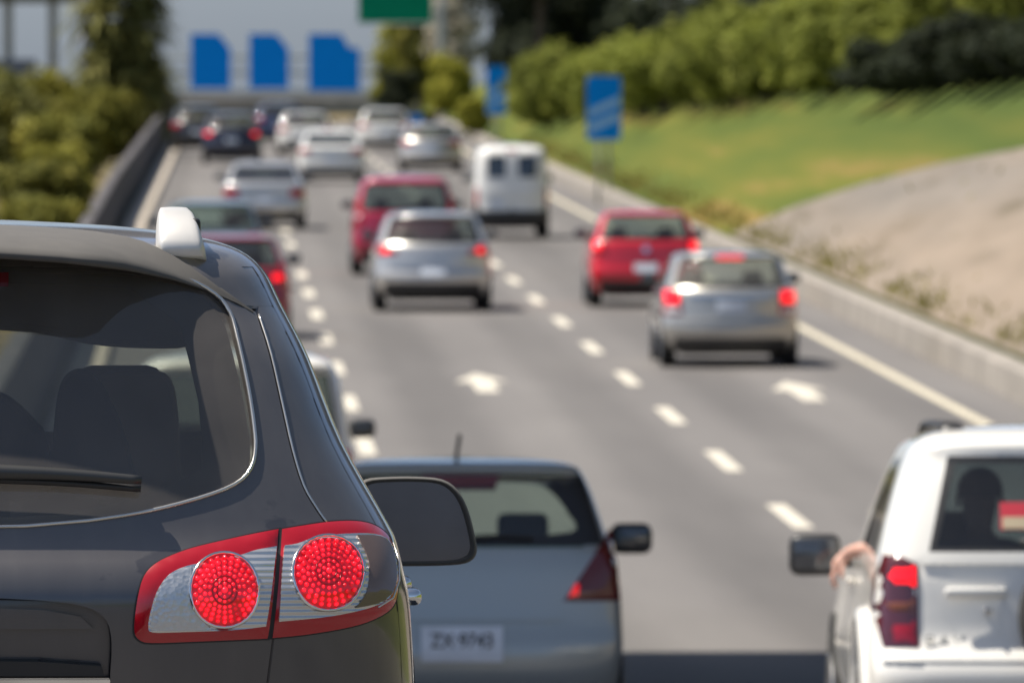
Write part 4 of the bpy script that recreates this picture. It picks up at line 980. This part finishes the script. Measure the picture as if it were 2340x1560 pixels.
# black ceramic border and pillar trim behind the glass
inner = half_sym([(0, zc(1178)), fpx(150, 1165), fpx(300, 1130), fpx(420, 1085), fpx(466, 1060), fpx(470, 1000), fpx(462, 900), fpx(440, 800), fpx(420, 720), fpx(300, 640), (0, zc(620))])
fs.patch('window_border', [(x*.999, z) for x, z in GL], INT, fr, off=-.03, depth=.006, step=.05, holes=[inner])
# plate recess: a sunk panel, the plate and the chrome grip bar
rp = fs.patch('plate_recess', [(x*1.0, z) for x, z in REC], P_DARK, tg, off=-.055, depth=.004, step=.04, skirt=False)
lip = [fpx(*p) for p in [(-160, 1385), (100, 1395), (185, 1412), (215, 1440), (-160, 1440)]]
fs.patch('recess_ledge', half_sym([(0, lip[4][1]), lip[3], lip[2], lip[1], (0, lip[0][1])]), P_DARK, tg, off=-.03, depth=.03, step=.04)
z_ = zc(1556); xg = fpx(262, 1556)[0]
fs.patch('grip_bar', rect(0, z_-.012, 2*xg, .024, .008), CHROME, tg, off=-.012, depth=.03, step=.04)
fs.patch('grip_shroud', half_sym([(0, zc(1548)), fpx(240, 1548), fpx(232, 1525), fpx(90, 1515), (0, zc(1512))]), BLACK, tg, off=-.02, depth=.03, step=.04)
fs.patch('number_plate', rect(0, .64, .36, .13, .01), PLATE, tg, off=-.04, depth=.01, step=.06)
# lamps
RIB = lamp('ribbed clear lens', (.62, .62, .62), 0, .22)
b_ = RIB.node_tree.nodes['Principled BSDF']; b_.inputs['Metallic'].default_value = .75
tc = RIB.node_tree.nodes.new('ShaderNodeTexCoord'); wv = RIB.node_tree.nodes.new('ShaderNodeTexWave'); wv.bands_direction = 'Z'; wv.inputs['Scale'].default_value = 26; wv.inputs['Distortion'].default_value = .25
bp = RIB.node_tree.nodes.new('ShaderNodeBump'); bp.inputs['Strength'].default_value = .6; bp.inputs['Distance'].default_value = .004
RIB.node_tree.links.new(tc.outputs['Object'], wv.inputs[0]); RIB.node_tree.links.new(wv.outputs['Fac'], bp.inputs['Height']); RIB.node_tree.links.new(bp.outputs[0], b_.inputs['Normal'])
DIMPLE = lamp('dimpled clear lens', (.55, .57, .60), 0, .3)
b_ = DIMPLE.node_tree.nodes['Principled BSDF']; b_.inputs['Metallic'].default_value = .6
tc = DIMPLE.node_tree.nodes.new('ShaderNodeTexCoord'); vo = DIMPLE.node_tree.nodes.new('ShaderNodeTexVoronoi'); vo.inputs['Scale'].default_value = 95
bp = DIMPLE.node_tree.nodes.new('ShaderNodeBump'); bp.inputs['Strength'].default_value = .4; bp.inputs['Distance'].default_value = .004
DIMPLE.node_tree.links.new(tc.outputs['Object'], vo.inputs['Vector']); DIMPLE.node_tree.links.new(vo.outputs['Distance'], bp.inputs['Height']); DIMPLE.node_tree.links.new(bp.outputs[0], b_.inputs['Normal'])
SMOKE = lamp('brown smoked lens', (.15, .105, .09), 0, .12)
FRED = lamp('deep red lens', (.30, .003, .010), .06)
DISC = lamp('led backing red', (.50, .004, .014), .22)
LED = lamp('led red', (.95, .010, .025), .75)
_n = LED.node_tree; _mr = _n.nodes.new('ShaderNodeMapRange'); _n.links.new(noise(_n, 26, 2), _mr.inputs[0]); _mr.inputs['From Min'].default_value = .35; _mr.inputs['From Max'].default_value = .65; _mr.inputs['To Min'].default_value = .15; _mr.inputs['To Max'].default_value = 1.5
_n.links.new(_mr.outputs[0], _n.nodes['Principled BSDF'].inputs['Emission Strength'])
GASK = mat('lamp gasket', (.012, .012, .014), .6)
zz = lambda l: [(300+x/3.545, 1160+y/3.545) for x, y in l]
def sm(l, corners):
    a, b = corners; out = smooth_poly(l[a:b+1], 3, False); t = l[b:]+l[:a+1]
    return out[:-1] + smooth_poly(t, 2, False)[:-1]
LI = sm(zz([(1188, 180), (1000, 215), (750, 270), (500, 330), (330, 390), (190, 462), (100, 560), (52, 720), (25, 900), (24, 1010), (62, 1068), (160, 1094), (500, 1084), (1098, 1060), (1118, 960), (1158, 600)]), (0, 13))
LO = sm(zz([(1218, 180), (1400, 150), (1600, 122), (1800, 116), (1950, 146), (2060, 222), (2112, 322), (2142, 500), (2150, 620), (2130, 760), (2060, 850), (1900, 930), (1700, 982), (1400, 1030), (1140, 1055), (1160, 900), (1190, 600)]), (0, 14))
CI = sm(zz([(1166, 342), (1000, 372), (850, 420), (600, 470), (440, 500), (300, 562), (200, 690), (150, 840), (132, 955), (168, 1004), (400, 1002), (800, 988), (1078, 958), (1120, 700)]), (0, 12))
CIL = sm(zz([(480, 505), (310, 570), (212, 700), (162, 840), (146, 950), (176, 990), (400, 990), (640, 985), (520, 850), (470, 690)]), (0, 7))
CO = sm(zz([(1228, 335), (1330, 320), (1500, 262), (1800, 240), (1980, 256), (2065, 330), (2102, 480), (2102, 620), (2050, 735), (1940, 800), (1750, 850), (1500, 890), (1182, 920), (1205, 600)]), (0, 12))
CS = sm(zz([(1790, 262), (1970, 270), (2050, 340), (2085, 480), (2085, 620), (2035, 725), (1930, 785), (1780, 815), (1870, 690), (1890, 540), (1860, 400)]), (0, 7))
def circle_px(cx, cy, r, n=44): return [(300+(cx+r*math.cos(6.2832*i/n))/3.545, 1160+(cy+r*1.02*math.sin(6.2832*i/n))/3.545) for i in range(n)]
def lens(sd, nm, pxs, m, parent, off, dome=.0, depth=.02, step=.016, holes=()):
    c = [fpx(*p) for p in pxs]; c = c if sd > 0 else sym(c)
    return fs.patch(nm, c, m, parent, off=off, depth=depth, dome=dome, step=step)
def led_disc(sd, parent, cx, cy, R):
    d = lens(sd, 'lamp_disc', circle_px(cx, cy, R), DISC, parent, .019, .004, .014, .014)
    pts = [fpx(*p) for p in circle_px(cx, cy, R*1.06)]
    pts = [(sd*x, z) for x, z in pts]
    o = sweep('lamp_ring', [fs.P(x, z, .021) for x, z in pts+pts[:1]], circ(.0034, 8), CHROME, parent)
    vs, fc = [], []
    bm = bmesh.new()
    for ring, n, rr in ((.0, 1, .0085), (.17, 6, .0042), (.30, 12, .0042), (.47, 18, .0046), (.62, 22, .0052), (.77, 24, .0062), (.91, 26, .0062)):
        for i in range(n):
            a = 6.2832*(i+.5*(n % 4 == 2))/n; x, z = fpx(300+(cx+R*ring*math.cos(a))/3.545, 1160+(cy+R*ring*math.sin(a))/3.545)
            p_ = fs.P(sd*x, z, .0235)
            bmesh.ops.create_icosphere(bm, subdivisions=1, radius=rr*.80, matrix=Matrix.Translation(p_) @ Matrix.Diagonal((1, .7, 1, 1)))
    bm_obj('led_cluster', bm, LED, parent)
    for ring in (.24, .38):
        q = [fpx(*p) for p in circle_px(cx, cy, R*ring, 30)]; q = [(sd*x, z) for x, z in q]
        sweep('inner_ring', [fs.P(x, z, .0232) for x, z in q+q[:1]], circ(.0016, 6), FRED, parent)
for sd in (1, -1):
    grow = lambda l, k: [(sum(p[0] for p in l)/len(l)+(x-sum(p[0] for p in l)/len(l))*k, sum(p[1] for p in l)/len(l)+(y-sum(p[1] for p in l)/len(l))*k) for x, y in l]
    a = lens(sd, 'tail_light', LI, FRED, fr, .004, .010, .02); lens(sd, 'lamp_gasket', grow(LI, 1.03), GASK, a, .003, 0, .01)
    lens(sd, 'clear_lens', CI, RIB, a, .0155, .002, .01); lens(sd, 'reversing_lens', CIL, DIMPLE, a, .0185, .002, .012)
    led_disc(sd, a, 742, 683, 258)
    b = lens(sd, 'tail_light', LO, FRED, fr, .004, .010, .02); lens(sd, 'lamp_gasket', grow(LO, 1.025), GASK, b, .003, 0, .01)
    lens(sd, 'clear_lens', CO, RIB, b, .0155, .002, .01); lens(sd, 'indicator_lens', CS, SMOKE, b, .0195, .002, .012)
    led_disc(sd, b, 1566, 548, 262)
    bead('lens_edge', [(sd*x, z) for x, z in [fpx(*p) for p in zz([(2060, 320), (2104, 470), (2106, 620), (2060, 740), (1950, 812)])]], .002, BEAD, b, .020)
# rear spoiler: a lip that overhangs the glass and blends into the roof
ROOFX = [(0, 1.676), (.129, 1.674), (.30, 1.665), (.441, 1.653), (.548, 1.639), (.601, 1.628), (.642, 1.612), (.668, 1.59), (.70, 1.54)]
def roof_x(x):
    x = abs(x)
    for (a, za), (b, zb_) in zip(ROOFX, ROOFX[1:]):
        if x <= b: return za+(zb_-za)*(x-a)/(b-a)
    return ROOFX[-1][1]
vs, fc = [], []; xs = [-.646+.0323*i for i in range(41)]
for x in xs:
    e = max(0, min(1, (abs(x)-.30)/.30)); e = e*e*(3-2*e); zl = lip_z(x); ys_ = fs.S(x, zl); yl = ys_-.15*(1-e)-.006; zr_ = roof_x(x); k = 1-.75*e
    prof = [(yl+.17*(1-e)+.01, zl+.028*k), (yl+.012, zl+.001), (yl+.002, zl), (yl-.006, zl+.006*k), (yl-.003, zl+.015*k), (yl+.012*k, zl+.026*k), (yl+.10*k, min(zr_, zl+.044*k+.002)), (yl+.24*k, zr_-.006*k+.002), (.75 if abs(x) < .5 else .62, zr_+.006)]
    tp = max(.04, 1-max(0, abs(x)-.40)/.246); dz = tuple(q*tp for q in (.0, .0, .0, .006, .014, .024, .036, .050, .062))
    vs += [(x, y*(1-e)+(fs.S(x, zl+d)-.002)*e, z*(1-e)+(zl+d)*e) for (y, z), d in zip(prof, dz)]
n = 9
for i in range(len(xs)-1):
    for j in range(n-1): fc.append((i*n+j, (i+1)*n+j, (i+1)*n+j+1, i*n+j+1)[::-1])
sp_ = mesh_obj('spoiler', vs, fc, P_DARK, fr)
for sd in (1, -1):
    q = [(x, lip_z(x)+.003) for x in [.20+.0223*i for i in range(20)]] + [(.646, 1.512), (.972*fs.at(1.511)[0], 1.512)] + [(.972*fs.at(z)[0], z) for z in (1.53, 1.55, 1.57, 1.592)] + [(.20, 1.594)]
    fs.patch('roof_corner', q if sd > 0 else sym(q), P_DARK, fr, off=0, depth=.01, step=.025)
fs.patch('high_brake_lamp', rect(0, zc(640), .3, .02), DARKLENS, sp_, off=.012, step=.05)
# wiper
wp = [fpx(*p) for p in [(-330, 1100), (-160, 1085), (0, 1088), (160, 1095), (320, 1108)]]; wp = smooth_poly(wp, 5, False)
sweep('rear_wiper', [fs.P(x, z, .03) for x, z in wp], [[(a*(1.25-.75*i/len(wp)), b*(1.25-.75*i/len(wp))) for a, b in [(-.012, -.016), (.012, -.016), (.014, .004), (.006, .017), (-.006, .017), (-.014, .004)]] for i in range(len(wp))], mat('wiper rubber', (.03, .03, .03), .4, 0, Coat_Weight=.3), fr)
sweep('wiper_blade', [fs.P(x, z-.012, .014) for x, z in wp[1:]], circ(1, 6, .006, .008), BLACK, fr)
# roof rails
SILV = mat('satin silver rail', (.60, .58, .55), .38, .35)
for sd in (1, -1):
    path = [(sd*.500, .40, 1.606), (sd*.497, .41, 1.634), (sd*.493, .43, 1.662), (sd*.488, .47, 1.685), (sd*.483, .54, 1.699), (sd*.480, .66, 1.698), (sd*.48, 1.4, 1.688), (sd*.48, 2.1, 1.68), (sd*.48, 2.4, 1.65)]
    sec0 = smooth_poly([(-.5, -.5), (.5, -.5), (.5, .35), (.3, .5), (-.3, .5), (-.5, .35)], 3)
    wd = [.088, .086, .080, .070, .058, .050, .045, .045, .05]; th = [.05, .05, .045, .04, .03, .026, .026, .026, .03]
    up = Vector((0, 0, 1))
    vs, fc = [], []; m_ = len(sec0)
    for i, p in enumerate(path):
        t = (Vector(path[min(i+1, len(path)-1)])-Vector(path[max(i-1, 0)])).normalized(); s_ = Vector((1, 0, 0)); u_ = s_.cross(t)
        for a, b in sec0: vs.append(Vector(p)+s_*a*wd[i]+u_*b*th[i])
    for i in range(len(path)-1):
        for j in range(m_): fc.append((i*m_+j, i*m_+(j+1) % m_, (i+1)*m_+(j+1) % m_, (i+1)*m_+j))
    fc.append(tuple(range(m_))[::-1]); fc.append(tuple(range((len(path)-1)*m_, len(path)*m_)))
    rail = mesh_obj('roof_rail', vs, fc, SILV, fr)
    bm = bmesh.new(); rbox(bm, (sd*.527, .445, 1.668), (.022, .03, .046), .010, 3); bm_obj('rail_gap', bm, BLACK, rail)  # black block stands in for the shaded gap between rail and roof
# door mirrors
MP = [(815, 1150), (820, 1115), (838, 1098), (880, 1093), (950, 1092), (1010, 1098), (1045, 1122), (1068, 1165), (1084, 1225), (1088, 1262), (1072, 1283), (1030, 1291), (930, 1293), (860, 1293), (825, 1270), (815, 1210)]
my = 2.70
mp = smooth_poly([fpx(px, py, my) for px, py in MP], 3)
cxm = sum(p[0] for p in mp)/len(mp); czm = sum(p[1] for p in mp)/len(mp)
for sd in (1, -1):
    vs, fc = [], []; N_ = len(mp)
    for k, y in ((.90, .012), (.97, .0), (1, .008), (1.02, .03), (1.0, .07), (.86, .12), (.5, .15), (.1, .158)):
        vs += [(sd*(cxm+(x-cxm)*k), my+y, czm+(z-czm)*k) for x, z in mp]
    for i in range(7):
        for j in range(N_):
            f = (i*N_+j, i*N_+(j+1) % N_, (i+1)*N_+(j+1) % N_, (i+1)*N_+j); fc.append(f if sd < 0 else f[::-1])
    f = tuple(range(7*N_, 8*N_)); fc.append(f)
    o = mesh_obj('side_mirror', vs, fc, P_DARK, fr)
    g_ = [(sd*(cxm+(x-cxm)*.905), my+.010, czm+(z-czm)*.905) for x, z in mp]
    mesh_obj('mirror_glass', g_, [tuple(range(N_)) if sd < 0 else tuple(range(N_))[::-1]], mat('tinted mirror', (.13, .13, .15), .05, 1), o, False)
    box_obj('mirror_stalk', (sd*.90, my+.06, czm-.06), (.12, .08, .07), BLACK, o, .02)
    bm = bmesh.new(); rbox(bm, (sd*.978, 1.32, .90), (.05, .17, .035), .014, 3); bm_obj('door_handle', bm, CHROME, fr)
    bm = bmesh.new(); rbox(bm, (sd*.978, 2.42, .90), (.05, .17, .035), .014, 3); bm_obj('door_handle', bm, CHROME, fr)
    sweep('side_moulding', [(sd*(fs.at(.70)[0]+.004), y, .70-.01*math.sin(y)) for y in [.62+.14*i for i in range(22)]], circ(1, 8, .010, .022), CHROME, fr)
# cabin: seats and headrests seen through the tinted glass
NAVYC = mat('navy seat cloth', (.020, .022, .032), .95); BRWN = mat('brown seat cloth', (.17, .13, .11), .95)
def cut(name, pts, y, th, m, parent):
    P_ = [fpx(px, py, y) for px, py in pts]; o = poly_plate(name, smooth_poly(P_, 3), y, th, m, parent); bv = o.modifiers.new('b', 'BEVEL'); bv.width = .02; bv.segments = 2; return o
for sd in (1, -1):
    s2 = box_obj('seat', (sd*.40, 1.55, .62), (.62, .16, .62), NAVYC, fr, .06, 3)
    s1 = box_obj('front_seat', (sd*.36, 2.15, .78), (.48, .16, .92), BRWN, fr, .07, 3)
    box_obj('headrest', (sd*.36, 2.15, 1.30), (.20, .10, .17), BRWN, s1, .04, 3)
hr = cut('headrest', [(118, 1120), (120, 1010), (128, 920), (140, 872), (160, 848), (190, 842), (222, 862), (255, 915), (285, 990), (305, 1070), (312, 1130)], 1.0, .10, NAVYC, fr)
cut('headrest', [(-150, 1130), (-140, 960), (-110, 905), (-60, 885), (-10, 892), (30, 912), (75, 955), (105, 1000), (112, 1130)], 1.05, .10, NAVYC, fr)
cut('front_seat', [(215, 1140), (205, 930), (215, 872), (250, 848), (330, 846), (375, 852), (398, 885), (408, 960), (412, 1060), (412, 1140)], 1.95, .12, BRWN, fr)
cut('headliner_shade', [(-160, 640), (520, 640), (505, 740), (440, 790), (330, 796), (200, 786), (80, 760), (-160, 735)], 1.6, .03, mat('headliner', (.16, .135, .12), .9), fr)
box_obj('dashboard', (0, 3.15, .93), (1.5, .4, .2), BLACK, fr, .06); box_obj('floor_pan', (0, 2.2, .42), (1.7, 3.6, .1), UNDER, fr, .02)
for y in (.95, 3.65):
    for sd in (1, -1):
        make_wheel(fr, sd*.86, y, .36, .23, sd)
        lathe('wheel_arch', [(-.06, .42), (.004, .42), (.004, .37)] if sd > 0 else [(-.004, .37), (-.004, .42), (.06, .42)], (sd*.975, y, .37), UNDER, fr)
